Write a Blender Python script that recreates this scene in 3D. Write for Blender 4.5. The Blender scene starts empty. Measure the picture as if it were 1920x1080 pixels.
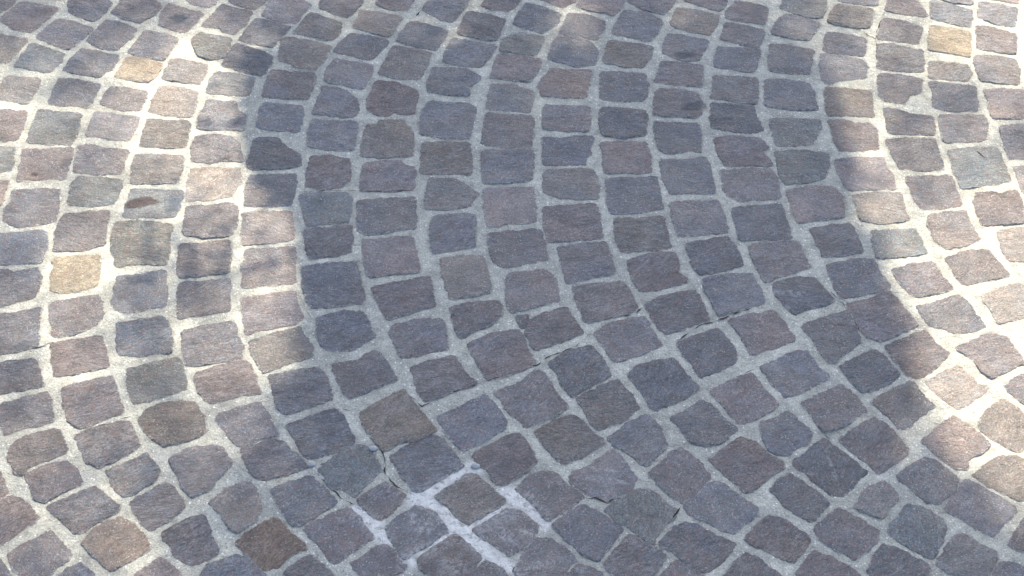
import bpy, math, random
import numpy as np
from mathutils import Vector, noise, Matrix

# ------------------------------------------------------------------ camera
scene = bpy.context.scene
R = math.radians
PITCH, ROLL, HEIGHT = R(45), R(1.0), 2.2
cam_data = bpy.data.cameras.new('camera')
cam_data.lens = 67.5; cam_data.sensor_width = 36
cam_data.clip_start = 0.05; cam_data.clip_end = 2000
cam = bpy.data.objects.new('camera', cam_data)
scene.collection.objects.link(cam)
right0 = Vector((1, 0, 0)); up0 = Vector((0, math.sin(PITCH), math.cos(PITCH)))
fwd = Vector((0, math.cos(PITCH), -math.sin(PITCH)))
cr = right0*math.cos(ROLL) + up0*math.sin(ROLL)
cu = up0*math.cos(ROLL) - right0*math.sin(ROLL)
m = Matrix((cr, cu, -fwd)).transposed().to_4x4()
m.translation = Vector((0, -HEIGHT, HEIGHT))
cam.matrix_world = m
scene.camera = cam

# ------------------------------------------------------------------ light
SUN_EL, SUN_AZ = R(52), R(14)        # azimuth measured from +Y towards +X
sun_dir = Vector((math.cos(SUN_EL)*math.sin(SUN_AZ), math.cos(SUN_EL)*math.cos(SUN_AZ), math.sin(SUN_EL)))
world = bpy.data.worlds.new('World'); scene.world = world; world.use_nodes = True
wn = world.node_tree.nodes; wl = world.node_tree.links
sky = wn.new('ShaderNodeTexSky'); sky.sky_type = 'NISHITA'; sky.sun_disc = False
sky.sun_elevation = SUN_EL; sky.sun_rotation = SUN_AZ
sky.dust_density = 2.5
wl.new(sky.outputs[0], wn['Background'].inputs[0]); wn['Background'].inputs[1].default_value = 0.135
sd = bpy.data.lights.new('sun', 'SUN'); sd.energy = 5.0; sd.angle = R(0.53); sd.color = (1.0, 0.875, 0.69)
sun = bpy.data.objects.new('sun', sd); scene.collection.objects.link(sun)
sun.rotation_euler = sun_dir.to_track_quat('Z', 'Y').to_euler()
scene.view_settings.view_transform = 'Standard'; scene.view_settings.look = 'None'
scene.view_settings.gamma = 1; scene.view_settings.exposure = 1.15

# ------------------------------------------------------------------ data, world metres / 10000
STONES = '''p|-28|-10138,7640 -9474,7617 -9500,7364 -9714,7046 -10068,7181|purplish-grey sett, first down in first course from left at top edge
r|-29|-9412,7430 -9023,7378 -8650,7264 -8751,6991 -9020,6493 -9287,6526 -9664,6800 -9681,6944|reddish-purple sett, first down in second course from left at top edge
p|-25|-8490,7646 -8068,7701 -7674,7459 -7709,7207 -7926,6850 -8224,6986 -8428,7145 -8489,7352|purplish-grey sett, first down in third course from left at top edge
p|-16|-7487,7718 -6949,7691 -6712,7361 -6837,7087 -7056,6875 -7342,6949 -7646,7126 -7526,7484|purplish-grey sett, first down in fourth course from left at top edge
p|-17|-6614,7469 -6317,7331 -5895,7177 -6008,6885 -6174,6534 -6422,6628 -6681,6784 -6709,7070|purplish-grey sett with a dark smudge in its middle, second down in fifth course from left
p|-15|-6224,7968 -5649,7856 -5697,7516 -5839,7336 -6080,7442 -6285,7563|purplish-grey sett, first down in fifth course from left at top edge
p|-14|-5601,7456 -5335,7338 -4999,7265 -5020,6995 -5266,6519 -5451,6615 -5540,6735 -5908,6785 -5754,7057|purplish-grey sett directly above the sett with rounded outline and scratched ridges in the same course
p|-11|-5319,7866 -4726,7798 -4755,7586 -4930,7321 -5109,7345 -5472,7544|purplish-grey sett, first down in sixth course from left at top edge
b|-29|-9920,6589 -9538,6418 -9003,6272 -9101,5951 -9296,5572 -9578,5642 -9963,5847|brownish sett, second down in second course from left at top edge
p|-29|-8594,6954 -8274,6840 -7880,6647 -7997,6381 -8247,5975 -8544,6125 -8895,6356 -8770,6683|purplish-grey sett, second down in third course from left at top edge
p|-18|-7712,6918 -7429,6865 -7063,6671 -7134,6406 -7388,5979 -7646,6051 -7976,6261 -7833,6588|purplish-grey sett, second down in fourth course from left at top edge
p|-17|-6945,6633 -6634,6541 -6253,6390 -6345,6068 -6457,5730 -6825,5817 -7138,5947 -7018,6288|purplish-grey sett, third down in fifth course from left at top edge
g|-17|-5897,6602 -5662,6508 -5304,6417 -5273,6258 -5337,5859 -5596,5773 -5859,5923 -5998,6237 -6014,6357|greenish-grey sett with rounded outline and scratched ridges, third down in sixth course from left
d|-8|-4900,7040 -4564,6947 -4202,6814 -4369,6484 -4498,6160 -4789,6231 -5151,6381 -5018,6749|dark blue-grey sett, second down in seventh course from left at top edge
g|-30|-8947,6174 -8652,6043 -8275,5855 -8306,5619 -8444,5305 -8799,5392 -9148,5498 -9071,5794|greenish-grey sett, third down in third course from left at top edge
d|-20|-8016,6061 -7682,5971 -7281,5844 -7329,5452 -7569,5214 -7907,5281 -8241,5388 -8150,5702|dark blue-grey sett, third down in fourth course from left at top edge
o|-15|-7141,5809 -6822,5798 -6456,5632 -6490,5359 -6641,5067 -6965,5135 -7280,5222 -7208,5455|ochre sett, fourth down in fifth course from left at top edge
t|-18|-6307,5793 -5980,5723 -5628,5636 -5620,5383 -5700,5055 -6020,5104 -6408,5208 -6386,5478|pale pinkish-tan sett, fourth down in sixth course from left at top edge
d|-8|-5191,6300 -4981,6186 -4698,6075 -4446,5884 -4536,5452 -4621,5334 -4946,5422 -5382,5623 -5322,5938|dark blue-grey sett, third down in seventh course from left at top edge
b|-25|-9203,5226 -8879,5177 -8584,5147 -8606,4880 -8703,4445 -8987,4494 -9211,4543 -9286,4560 -9314,4936|brownish sett, fourth down in third course from left at top edge
d|-15|-8275,5175 -7929,5127 -7487,5006 -7518,4684 -7592,4346 -7941,4373 -8330,4418 -8306,4813|dark blue-grey sett, fourth down in fourth course from left at top edge
p|-6|-7298,4954 -6981,4925 -6605,4822 -6626,4558 -6647,4297 -6975,4270 -7410,4462 -7387,4762|purplish-grey sett, fifth down in fifth course from left at top edge
t|-10|-6414,4997 -6100,4987 -5721,4846 -5688,4584 -5749,4138 -6133,4182 -6533,4245 -6483,4637|pale pinkish-tan sett, fifth down in sixth course from left at top edge
b|-8|-5456,5427 -5188,5415 -4721,5254 -4733,5025 -4798,4739 -5084,4731 -5561,4813 -5544,5155|brownish sett directly above the sett notched at its upper right corner in the same course
r|-6|-9438,4258 -9010,4252 -8658,4206 -8637,3913 -8680,3408 -8931,3383 -9336,3426|reddish-purple sett, fifth down in third course from left at top edge
g|-1|-8471,4285 -8081,4222 -7685,4195 -7675,3794 -7711,3327 -8131,3333 -8534,3376 -8523,3807|greenish-grey sett directly above the sett with a small rusty spot in the same course
p|2|-7468,4238 -7131,4210 -6632,4114 -6647,3822 -6732,3460 -7083,3468 -7522,3582 -7483,3908|purplish-grey sett, sixth down in fifth course from left at top edge
b|2|-6494,4062 -6134,4017 -5748,4046 -5734,3666 -5724,3327 -6126,3291 -6530,3323 -6543,3752|brownish sett, sixth down in sixth course from left at top edge
p|1|-5528,4644 -5164,4598 -4998,4603 -4921,4344 -4763,4201 -4750,3873 -4789,3799 -5212,3806 -5603,3832 -5598,4252|purplish-grey sett notched at its upper right corner, fifth down in seventh course from left
p|5|-5585,3598 -5293,3696 -4957,3633 -4795,3440 -4675,2985 -5022,2993 -5287,2899 -5597,2978 -5622,3347|purplish-grey sett directly below the sett notched at its upper right corner in the same course
p|-9|-4671,7757 -4215,7771 -3885,7485 -3971,7315 -4135,6897 -4413,6930 -4798,7146 -4738,7418|purplish-grey sett, first down in seventh course from left at top edge
p|-14|-3736,7827 -3206,7885 -2911,7660 -3041,7342 -3199,7089 -3409,7207 -3727,7406|purplish-grey sett directly above the sett above a dark open crack in the same course
r|-15|-2613,7775 -1930,7837 -1968,7582 -2083,7349 -2361,7362 -2675,7541|reddish-purple sett, first down in ninth course from left at top edge
d|-12|-1694,7675 -1420,7810 -910,7782 -979,7527 -1190,7043 -1416,7057 -1624,7237 -1795,7399|dark blue-grey sett, first down in tenth course from left at top edge
p|-8|-607,7876 81,7896 -17,7513 -167,7404 -445,7438 -676,7557|purplish-grey sett, first down in eleventh course from left at top edge
b|-12|-3914,7234 -3603,7118 -3265,6963 -3265,6637 -3397,6411 -3774,6481 -4170,6611 -4035,6900|brownish sett above a dark open crack, second down in eighth course from left
b|-15|-2993,7385 -2610,7313 -2125,7182 -2213,6952 -2365,6561 -2669,6654 -3080,6825 -2998,7094|brownish sett, second down in ninth course from left at top edge
d|-15|-1991,7020 -1661,6927 -1281,6775 -1320,6490 -1504,6145 -1854,6254 -2234,6424 -2152,6750|dark blue-grey sett, second down in tenth course from left at top edge
d|-9|-923,7362 -544,7310 -189,7155 -259,6845 -378,6497 -677,6549 -1103,6678 -1038,6986|dark blue-grey sett, second down in eleventh course from left at top edge
b|-8|-4369,6484 -3919,6436 -3432,6230 -3480,5911 -3645,5535 -3969,5623 -4349,5769 -4355,6084|brownish sett directly below the sett above a dark open crack in the same course
d|-15|-3116,6641 -2763,6570 -2357,6420 -2442,6178 -2641,5817 -2966,5926 -3393,6052 -3293,6354|dark blue-grey sett, third down in ninth course from left at top edge
b|-15|-2274,6263 -1925,6193 -1539,6084 -1587,5768 -1771,5278 -2101,5327 -2495,5432 -2421,5823|brownish sett directly above the sett with a notched lower edge in the same course
d|-8|-1198,6554 -799,6465 -375,6356 -467,5996 -631,5677 -974,5707 -1368,5794 -1307,6131|dark blue-grey sett directly above the sett with a bitten-off right side in the same course
g|-9|-132,6645 141,6774 540,6644 466,6340 368,6059 72,6110 -298,6199 -254,6520|greenish-grey sett, third down in twelfth course from left at top edge
p|-6|-4469,5512 -4076,5465 -3636,5439 -3655,5093 -3729,4693 -4172,4700 -4581,4726 -4521,5069|purplish-grey sett, fourth down in eighth course from left at top edge
p|-12|-3330,5876 -2957,5788 -2609,5700 -2611,5351 -2758,5022 -3051,5071 -3475,5250 -3455,5599|purplish-grey shaded sett, fourth down in ninth course from left at top edge
r|-11|-2544,5257 -2167,5210 -1748,5031 -1756,4691 -1786,4319 -2045,4293 -2144,4364 -2279,4232 -2473,4300 -2647,4425 -2644,4742 -2589,5008|reddish-purple sett with a notched lower edge, fourth down in tenth course from left
d|-8|-1510,5692 -1095,5684 -850,5632 -625,5406 -834,5094 -852,4866 -1212,4875 -1576,4960 -1600,5226|dark blue-grey sett with a bitten-off right side, fourth down in eleventh course from left
r|-9|-321,6099 97,6051 478,5983 418,5668 249,5296 -66,5326 -479,5410 -413,5762|reddish-purple shaded sett, fourth down in twelfth course from left at top edge
p|-7|-3463,5098 -3143,5012 -2989,4883 -2777,4589 -2783,4329 -2845,4198 -3224,4206 -3609,4269 -3569,4642|purplish-grey sett cut off at its upper right corner, fifth down in ninth course from left
d|-5|-4506,4579 -4156,4532 -3821,4523 -3742,4302 -3778,4045 -3779,3790 -4130,3781 -4563,3878 -4554,4244|dark blue-grey sett directly above the sett with slanted upper right corner in the same course
d|-5|-3572,4123 -3169,4098 -2767,4090 -2766,3745 -2793,3298 -3200,3298 -3617,3418 -3635,3758|dark blue-grey shaded sett, sixth down in ninth course from left at top edge
b|-4|-2619,4003 -2410,4045 -2392,4137 -1991,4166 -1864,3987 -1784,3808 -1769,3485 -1777,3184 -2284,3136 -2681,3178 -2661,3569|brownish sett with ragged upper corners, fifth down in tenth course from left
d|-3|-1565,4715 -1182,4688 -823,4679 -676,4534 -713,4127 -794,3654 -1216,3679 -1666,3775 -1696,4174 -1650,4470|large dark blue-grey shaded sett, fifth down in eleventh course from left at top edge
b|-6|-451,5219 -65,5230 323,5012 312,4748 266,4448 -103,4475 -532,4501 -504,4876|brownish shaded sett, fifth down in twelfth course from left at top edge
p|0|-507,4427 -54,4366 338,4339 328,4009 284,3398 -89,3459 -580,3517 -568,3985|large purplish-grey shaded sett, sixth down in twelfth course from left at top edge
r|-9|489,8035 1101,7968 1125,7799 894,7539 667,7638 451,7779|reddish-purple sett, first down in twelfth course from left at top edge
d|-9|184,7666 489,7570 842,7329 791,7079 490,6764 240,6838 -74,6993 35,7389|dark blue-grey sett, second down in twelfth course from left at top edge
r|-8|1177,7885 1842,7990 2066,7784 2009,7572 1825,7324 1474,7431 1122,7567|reddish-purple sett, first down in thirteenth course from left at top edge
p|-7|2149,7998 3042,7982 3004,7727 2786,7385 2437,7521 2115,7743|purplish-grey sett, first down in fourteenth course from left at top edge
p|-8|3199,8072 4042,8054 3997,7755 3856,7541 3558,7637 3212,7817|purplish-grey sett, first down in fifteenth course from left at top edge
p|-8|4157,7866 4484,7812 4789,7652 4681,7109 4286,7200 3915,7293 4011,7587|purplish-grey sett, first down in sixteenth course from left at top edge
p|-9|994,7375 1321,7343 1682,7126 1639,6858 1508,6550 1187,6662 789,6752 891,7082|purplish-grey sett, second down in thirteenth course from left at top edge
d|-7|2032,7489 2435,7458 2752,7177 2662,6846 2501,6538 2156,6629 1761,6760 1870,7110|dark blue-grey sett, second down in fourteenth course from left at top edge
b|-8|3048,7581 3451,7550 3846,7395 3776,7083 3629,6731 3262,6843 2884,7057 2961,7349|brownish sett directly above the sett with a blackish hollow in the same course
d|-10|764,6670 1062,6638 1359,6526 1539,6211 1446,5853 1151,5766 980,5801 589,5986 664,6386|dark blue-grey sett, third down in thirteenth course from left at top edge
b|-6|1707,6576 2103,6506 2520,6398 2483,6079 2323,5740 1983,5789 1594,5896 1650,6254|brownish shaded sett, third down in fourteenth course from left at top edge
p|-8|2836,6810 3205,6719 3583,6589 3477,6265 3365,6024 3142,5979 2973,6053 2685,6203 2748,6525|purplish-grey sett with a blackish hollow, third down in fifteenth course from left
p|-8|3932,7169 4304,7098 4645,6964 4598,6698 4501,6414 4185,6485 3798,6635 3866,6921|purplish-grey sett, second down in sixteenth course from left at top edge
r|-9|638,5713 1003,5665 1393,5656 1338,5269 1259,4830 852,4875 444,4902 407,5205|reddish-purple shaded sett, fourth down in thirteenth course from left at top edge
d|-4|1552,5641 1954,5633 2366,5586 2413,5222 2364,4879 2242,4801 1858,4790 1535,4819 1531,5236|dark blue-grey shaded sett, fourth down in fourteenth course from left at top edge
p|-6|2675,5966 3066,5937 3429,5849 3410,5518 3358,5248 2960,5275 2528,5359 2585,5573|purplish-grey sett directly above the sett with a dark right blotch in the same course
d|-7|3736,6452 4129,6403 4523,6374 4516,6136 4345,5660 4032,5730 3636,5836 3668,6151|dark blue-grey shaded sett, third down in sixteenth course from left at top edge
p|0|2544,5168 2932,5198 3286,5056 3348,4868 3421,4683 3275,4419 3224,4362 2797,4369 2455,4434 2482,4807|purplish-grey sett with a dark right blotch, fifth down in fifteenth course from left
d|-3|3608,5582 4020,5555 4407,5527 4403,5162 4349,4783 3993,4830 3508,4929 3600,5255|dark blue-grey shaded sett, fourth down in sixteenth course from left at top edge
p|-2|516,4660 946,4634 1352,4627 1346,4293 1305,3945 893,3952 493,3996|purplish-grey shaded sett, fifth down in thirteenth course from left at top edge
d|1|1519,4612 1924,4605 2352,4542 2353,4247 2304,3881 1947,3764 1550,3825 1487,4187|dark blue-grey shaded sett, fifth down in fourteenth course from left at top edge
d|3|2470,4232 2885,4225 3262,4198 3281,3908 3265,3424 3058,3472 2750,3375 2544,3458 2480,3886|dark blue-grey sett directly below the sett with a dark right blotch in the same course
d|1|3511,4779 3869,4770 4250,4743 4320,4410 4398,4046 4285,3953 3864,3996 3493,4095 3477,4425|dark blue-grey shaded sett, fifth down in sixteenth course from left at top edge
g|-5|5082,7956 5931,8023 5896,7684 5764,7388 5486,7380 5222,7539 5005,7658|greenish-grey sett, first down in seventeenth course from left at top edge
d|-6|6068,8113 6941,8138 6874,7796 6570,7809 6122,7901|dark blue-grey sett, first down in eighteenth course from left at top edge
d|-5|5094,7514 5340,7438 5724,7241 5617,6930 5441,6662 5148,6714 4787,6866 4893,7238|dark blue-grey sett, second down in seventeenth course from left at top edge
b|-6|6115,7838 6435,7742 6782,7668 6721,7374 6634,7062 6261,7092 5863,7245 5954,7518|brownish sett, second down in eighteenth course from left at top edge
r|-7|7105,8015 7660,7967 7731,7737 7797,7488 7664,7442 7442,7477 7006,7632|small reddish-purple sett, first down in nineteenth course from left at top edge
d|-6|7920,7996 8260,7879 8678,7701 8622,7428 8555,7158 8217,7251 7826,7426 7890,7700|dark blue-grey sett, second down in twentieth course from left at top edge
d|-6|8208,8218 8774,8234 8692,7870 8369,7924 8102,8023|dark blue-grey sett, first down in twentieth course from left at top edge
p|-7|8855,7938 9204,7885 9540,7768 9460,7452 9375,7181 9026,7274 8743,7473 8796,7726|small purplish-grey sett, second down in twenty-first course from left at top edge
r|-7|9039,8285 9684,8304 9588,7896 9247,7992 8956,8090|reddish-purple sett, first down in twenty-first course from left at top edge
p|-6|5818,6936 6188,6885 6522,6753 6506,6510 6433,6209 6069,6259 5671,6347 5751,6650|purplish-grey sett directly above the sett with cut-away lower right side in the same course
p|-7|6949,7380 7293,7307 7644,7111 7584,6864 7498,6599 7132,6649 6745,6739 6802,7005|purplish-grey sett, second down in nineteenth course from left at top edge
o|-6|7794,7198 8148,7125 8519,7013 8474,6647 8393,6284 8033,6354 7650,6443 7716,6827|ochre sett, third down in twentieth course from left at top edge
r|-7|8665,7222 9005,7150 9370,6935 9330,6630 9269,6348 8934,6419 8577,6509 8626,6894|reddish-purple sett, third down in twenty-first course from left at top edge
d|-4|4735,6541 5104,6511 5511,6362 5451,6004 5342,5630 5005,5679 4620,5746 4664,6140|dark blue-grey sett, third down in seventeenth course from left at top edge
d|-5|5627,6286 6038,6198 6422,6110 6480,5876 6406,5563 6011,5513 5808,5430 5704,5370 5568,5462 5587,5890|dark blue-grey sett with cut-away lower right side, fourth down in eighteenth course from left
d|-6|6740,6597 7118,6548 7560,6420 7528,6101 7469,5767 7091,5776 6637,5861 6683,6236|dark blue-grey sett directly above the sett with mortar-covered lower corner in the same course
b|-4|7612,6084 7989,6055 8328,6025 8362,5772 8276,5537 7937,5547 7545,5614|small brownish sett, fourth down in twentieth course from left at top edge
p|-6|8495,6307 8864,6297 9241,6189 9255,5914 9164,5466 8850,5476 8475,5562 8461,5931|purplish-grey sett, fourth down in twenty-first course from left at top edge
d|0|4528,5511 4916,5502 5343,5398 5412,5114 5412,4633 4982,4632 4487,4712|dark blue-grey sett, fourth down in seventeenth course from left at top edge
b|1|5626,5310 6032,5264 6436,5199 6441,4840 6405,4448 6039,4476 5588,4482 5582,4892|brownish sett directly below the sett with cut-away lower right side in the same course
p|-2|6643,5705 7057,5697 7432,5591 7355,5205 7121,5085 6994,4855 6667,4922 6569,5108 6583,5413|purplish-grey sett with mortar-covered lower corner, fourth down in nineteenth course from left
d|1|7553,5498 7947,5451 8374,5386 8344,5043 8302,4704 7924,4656 7505,4738 7543,5173|dark blue-grey sett, fifth down in twentieth course from left at top edge
r|2|8505,5294 8900,5343 9329,5298 9333,4919 9187,4505 8972,4500 8541,4488 8513,4897|reddish-purple sett, fifth down in twenty-first course from left at top edge
p|3|6605,4714 6830,4701 7146,4561 7461,4514 7463,4275 7438,4019 7071,4009 6622,3997 6592,4325|purplish-grey sett directly below the sett with mortar-covered lower corner in the same course
p|7|7563,4554 7982,4565 8380,4595 8404,4374 8320,3862 7937,3816 7560,3806 7547,4204|purplish-grey sett, sixth down in twentieth course from left at top edge
g|4|4532,4379 4984,4392 5433,4367 5435,4147 5338,3890 5176,3670 4867,3627 4589,3655 4543,3941|greenish-grey sett, fifth down in seventeenth course from left at top edge
r|4|5564,4370 5840,4396 6064,4274 6306,4317 6419,4174 6415,3847 6405,3578 6073,3534 5683,3488 5633,3790 5593,4078|reddish-purple sett, sixth down in eighteenth course from left at top edge
g|6|-9399,3176 -8949,3241 -8661,3248 -8678,2984 -8621,2811 -8641,2620 -8946,2543 -9317,2568|greenish-grey sunlit sett, sixth down in third course from left at top edge
r|7|-8550,3216 -8088,3228 -7679,3274 -7639,2976 -7676,2732 -7659,2440 -8031,2413 -8478,2367 -8518,2814|reddish-purple sett with a small rusty spot, sixth down in fourth course from left
p|4|-7596,3330 -7390,3353 -7142,3253 -6706,3212 -6720,2931 -6729,2618 -7077,2575 -7572,2596 -7598,2942|purplish-grey sunlit sett, seventh down in fifth course from left at top edge
b|3|-6566,3128 -6148,3121 -5726,3080 -5712,2714 -5759,2387 -6156,2377 -6542,2367 -6591,2760|brownish sett directly above the sett marked by a leaf-shaped rust-brown scar in the same course
r|9|-9105,2317 -8640,2380 -8641,2159 -8626,1857 -8657,1674 -9070,1614|reddish-purple sunlit sett, seventh down in third course from left at top edge
p|8|-8522,2128 -8167,2171 -7716,2183 -7679,1848 -7644,1404 -7974,1265 -8271,1193 -8420,1270 -8541,1430 -8564,1660 -8476,1895|purplish-grey sett directly below the sett with a small rusty spot in the same course
g|6|-7455,2514 -7111,2505 -6691,2448 -6684,2109 -6726,1806 -7102,1764 -7513,1803 -7540,2087 -7542,2357|greenish-grey sunlit sett, eighth down in fifth course from left at top edge
g|4|-6521,2231 -6087,2209 -5609,2204 -5610,1869 -5673,1503 -6096,1493 -6543,1497 -6564,1777 -6511,1945|greenish-grey sett marked by a leaf-shaped rust-brown scar, eighth down in sixth course from left
t|5|-5570,2770 -5137,2799 -4690,2810 -4682,2432 -4776,2057 -5124,1948 -5536,1904 -5582,2341|pale pinkish-tan sunlit sett, seventh down in seventh course from left at top edge
d|5|-4555,2624 -4089,2660 -3736,2680 -3714,2321 -3740,1867 -4050,1816 -4535,1830 -4569,2231|dark blue-grey sett directly below the sett with slanted upper right corner in the same course
d|3|-4575,3553 -4442,3628 -4159,3600 -3972,3355 -3722,3168 -3686,2889 -4035,2810 -4446,2782 -4575,2813 -4621,3021 -4590,3268|dark blue-grey sett with slanted upper right corner, sixth down in eighth course from left
p|6|-5534,1804 -5157,1847 -4762,1941 -4633,1794 -4610,1400 -4688,1106 -5059,1064 -5461,1086 -5519,1442|purplish-grey sunlit sett, eighth down in seventh course from left at top edge
p|6|-4564,1680 -4177,1739 -3716,1735 -3665,1424 -3636,988 -3941,949 -4475,887 -4518,1272|purplish-grey sett, eighth down in eighth course from left at top edge
p|7|-7545,1537 -7191,1629 -6783,1672 -6771,1247 -6747,830 -7120,693 -7544,667 -7599,1032 -7585,1324|purplish-grey sett directly above the brightest yellow sett in the same course
g|7|-6639,1397 -6175,1425 -5672,1340 -5686,1113 -5664,794 -5653,400 -6065,390 -6468,317 -6559,613 -6638,833 -6672,1185|large greenish-grey sunlit sett, ninth down in sixth course from left at top edge
d|9|-8831,1001 -8514,1073 -7765,1157 -7673,775 -7691,396 -8021,357 -8399,285 -8695,246|dark blue-grey sunlit sett, eighth down in fourth course from left at top edge
p|11|-5501,893 -5129,919 -4697,993 -4636,661 -4618,224 -4991,168 -5394,97 -5468,327 -5480,577|purplish-grey sunlit sett, ninth down in seventh course from left at top edge
p|9|-4408,778 -3910,854 -3583,894 -3544,468 -3512,5 -3822,-33 -4353,-107 -4405,260|large purplish-grey sett, ninth down in eighth course from left at top edge
o|9|-7523,494 -7164,566 -6777,607 -6726,295 -6682,-104 -6860,-200 -7165,-298 -7430,-259 -7477,60|ochre sett brightest yellow of them all, tenth down in fifth course from left
p|13|-8654,154 -8340,209 -8115,168 -7725,286 -7639,56 -7620,-158 -7637,-416 -7978,-529 -8209,-654 -8499,-691|purplish-grey sunlit sett, ninth down in fourth course from left at top edge
d|12|-6410,87 -6033,173 -5657,276 -5590,-46 -5537,-349 -5540,-559 -5869,-642 -6155,-723 -6357,-654 -6409,-461 -6405,-219|dark blue-grey sunlit sett, tenth down in sixth course from left at top edge
p|14|-5401,-11 -4995,30 -4573,117 -4529,-264 -4484,-653 -4878,-736 -5291,-820 -5354,-435|purplish-grey sunlit sett, tenth down in seventh course from left at top edge
p|18|-8384,-837 -7932,-766 -7526,-608 -7481,-1021 -7405,-1482 -7687,-1589 -7999,-1696 -8262,-1731|purplish-grey sunlit sett, tenth down in fourth course from left at top edge
p|16|-7404,-515 -7181,-449 -6644,-331 -6549,-524 -6483,-731 -6556,-998 -6878,-1210 -7202,-1276 -7308,-928|purplish-grey sett directly below the brightest yellow sett in the same course
d|17|-6270,-933 -5881,-849 -5572,-783 -5417,-912 -5345,-1202 -5315,-1575 -5643,-1611 -6129,-1694 -6206,-1338|dark blue-grey sunlit sett, eleventh down in sixth course from left at top edge
r|13|-4360,-335 -3931,-234 -3498,-147 -3417,-447 -3314,-758 -3436,-937 -3766,-1018 -4074,-1099 -4174,-1145 -4262,-825|reddish-purple sett, tenth down in eighth course from left at top edge
p|15|-5193,-1082 -4808,-956 -4409,-843 -4294,-1206 -4187,-1405 -4193,-1634 -4543,-1755 -5028,-1851 -5143,-1457|purplish-grey sunlit sett, eleventh down in seventh course from left at top edge
b|16|-4118,-1274 -3757,-1106 -3350,-950 -3224,-1180 -3099,-1408 -3116,-1580 -3464,-1758 -3816,-1963 -3940,-1769 -4071,-1517|brownish sett, eleventh down in eighth course from left at top edge
r|17|-7208,-1420 -6861,-1311 -6455,-1229 -6320,-1542 -6234,-1880 -6576,-2000 -7026,-2136 -7115,-1816|reddish-purple sunlit sett, twelfth down in fifth course from left at top edge
g|22|-5952,-1901 -5556,-1779 -5156,-1671 -5026,-2019 -4966,-2323 -5347,-2523 -5712,-2667 -5813,-2534 -5900,-2234|greenish-grey sunlit sett, twelfth down in sixth course from left at top edge
r|24|-4866,-1988 -4495,-1811 -4113,-1703 -4003,-1855 -3895,-2187 -3812,-2392 -4076,-2411 -4287,-2526 -4541,-2613 -4673,-2535 -4806,-2291 -4878,-2127|reddish-purple sett, twelfth down in seventh course from left at top edge
p|18|-8124,-1897 -7690,-1788 -7388,-1738 -7279,-1989 -7172,-2292 -7487,-2409 -7834,-2513 -8028,-2558|purplish-grey sunlit sett, eleventh down in fourth course from left at top edge
r|18|-6876,-2340 -6523,-2194 -6133,-2059 -6018,-2402 -5849,-2832 -6089,-2971 -6443,-3139 -6646,-3011 -6774,-2746|reddish-purple sunlit sett, thirteenth down in fifth course from left at top edge
p|20|-7738,-2687 -7403,-2530 -7068,-2413 -6975,-2697 -6867,-3016 -7260,-3171 -7550,-3322 -7642,-3167 -7735,-2903|purplish-grey sunlit sett, twelfth down in fourth course from left at top edge
b|28|-5534,-2771 -5238,-2575 -4834,-2552 -4632,-2858 -4562,-3175 -4826,-3378 -5152,-3476 -5329,-3350 -5491,-3196 -5597,-2960|brownish sunlit sett, thirteenth down in sixth course from left at top edge
p|27|-4463,-2921 -4417,-2799 -4130,-2658 -3827,-2542 -3673,-2755 -3568,-2993 -3487,-3203 -3659,-3286 -3867,-3395 -4040,-3451 -4243,-3247 -4365,-3065|purplish-grey sett, thirteenth down in seventh course from left at top edge
p|28|-4028,-3464 -3826,-3407 -3559,-3283 -3392,-3358 -3196,-3536 -2951,-3839 -3273,-3973 -3575,-4093 -3655,-4083 -3805,-3960 -3929,-3733|purplish-grey sett, fourteenth down in seventh course from left at top edge
r|2|-3559,3155 -3191,3182 -2861,3103 -2804,2791 -2816,2481 -2941,2324 -3256,2282 -3557,2342 -3569,2736|reddish-purple sett, seventh down in ninth course from left at top edge
r|2|-2598,2987 -2279,3048 -1957,3074 -1881,2954 -1706,2906 -1681,2613 -1689,2306 -2118,2261 -2617,2248 -2643,2622|reddish-purple sett directly below the sett with ragged upper corners in the same course
b|2|-1609,3561 -1166,3591 -792,3565 -734,3159 -711,2725 -1159,2737 -1595,2736 -1624,3135|brownish sett directly above the sett pointed at its right end in the same course
d|1|-577,3393 -135,3422 342,3417 344,3013 311,2614 -77,2552 -533,2506 -568,2988|large dark blue-grey shaded sett, seventh down in twelfth course from left at top edge
b|6|-1453,2636 -1017,2631 -784,2466 -607,2267 -724,1961 -991,1855 -1497,1842 -1493,2244|brownish sett pointed at its right end, seventh down in eleventh course from left
g|4|-3652,2137 -3365,2229 -2820,2226 -2730,2077 -2717,1744 -2743,1480 -3053,1440 -3446,1348 -3533,1690|greenish-grey sett, eighth down in ninth course from left at top edge
d|7|-2646,2012 -2176,2091 -1681,2138 -1640,1772 -1599,1608 -1621,1362 -2061,1270 -2411,1180 -2583,1256 -2632,1647|large dark blue-grey shaded sett, seventh down in tenth course from left at top edge
p|12|-1300,1698 -965,1739 -639,1748 -630,1371 -630,968 -980,864 -1317,760 -1376,1094 -1381,1482|purplish-grey sett directly below the sett pointed at its right end in the same course
r|5|-531,2404 -76,2433 346,2461 370,2056 383,1576 -19,1501 -431,1457 -498,1934|large reddish-purple shaded sett, eighth down in twelfth course from left at top edge
p|5|-3484,1266 -3090,1341 -2694,1416 -2671,1093 -2660,790 -2948,672 -3335,583 -3419,914|purplish-grey sett directly above the sett flecked with white specks in the same course
r|14|-2492,1065 -2054,1141 -1657,1199 -1582,769 -1506,332 -1895,276 -2345,172 -2440,622|large reddish-purple shaded sett, eighth down in tenth course from left at top edge
p|11|-416,1263 6,1338 473,1399 540,1078 584,666 212,547 -180,428 -292,581 -387,927|purplish-grey shaded sett, ninth down in twelfth course from left at top edge
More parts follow.
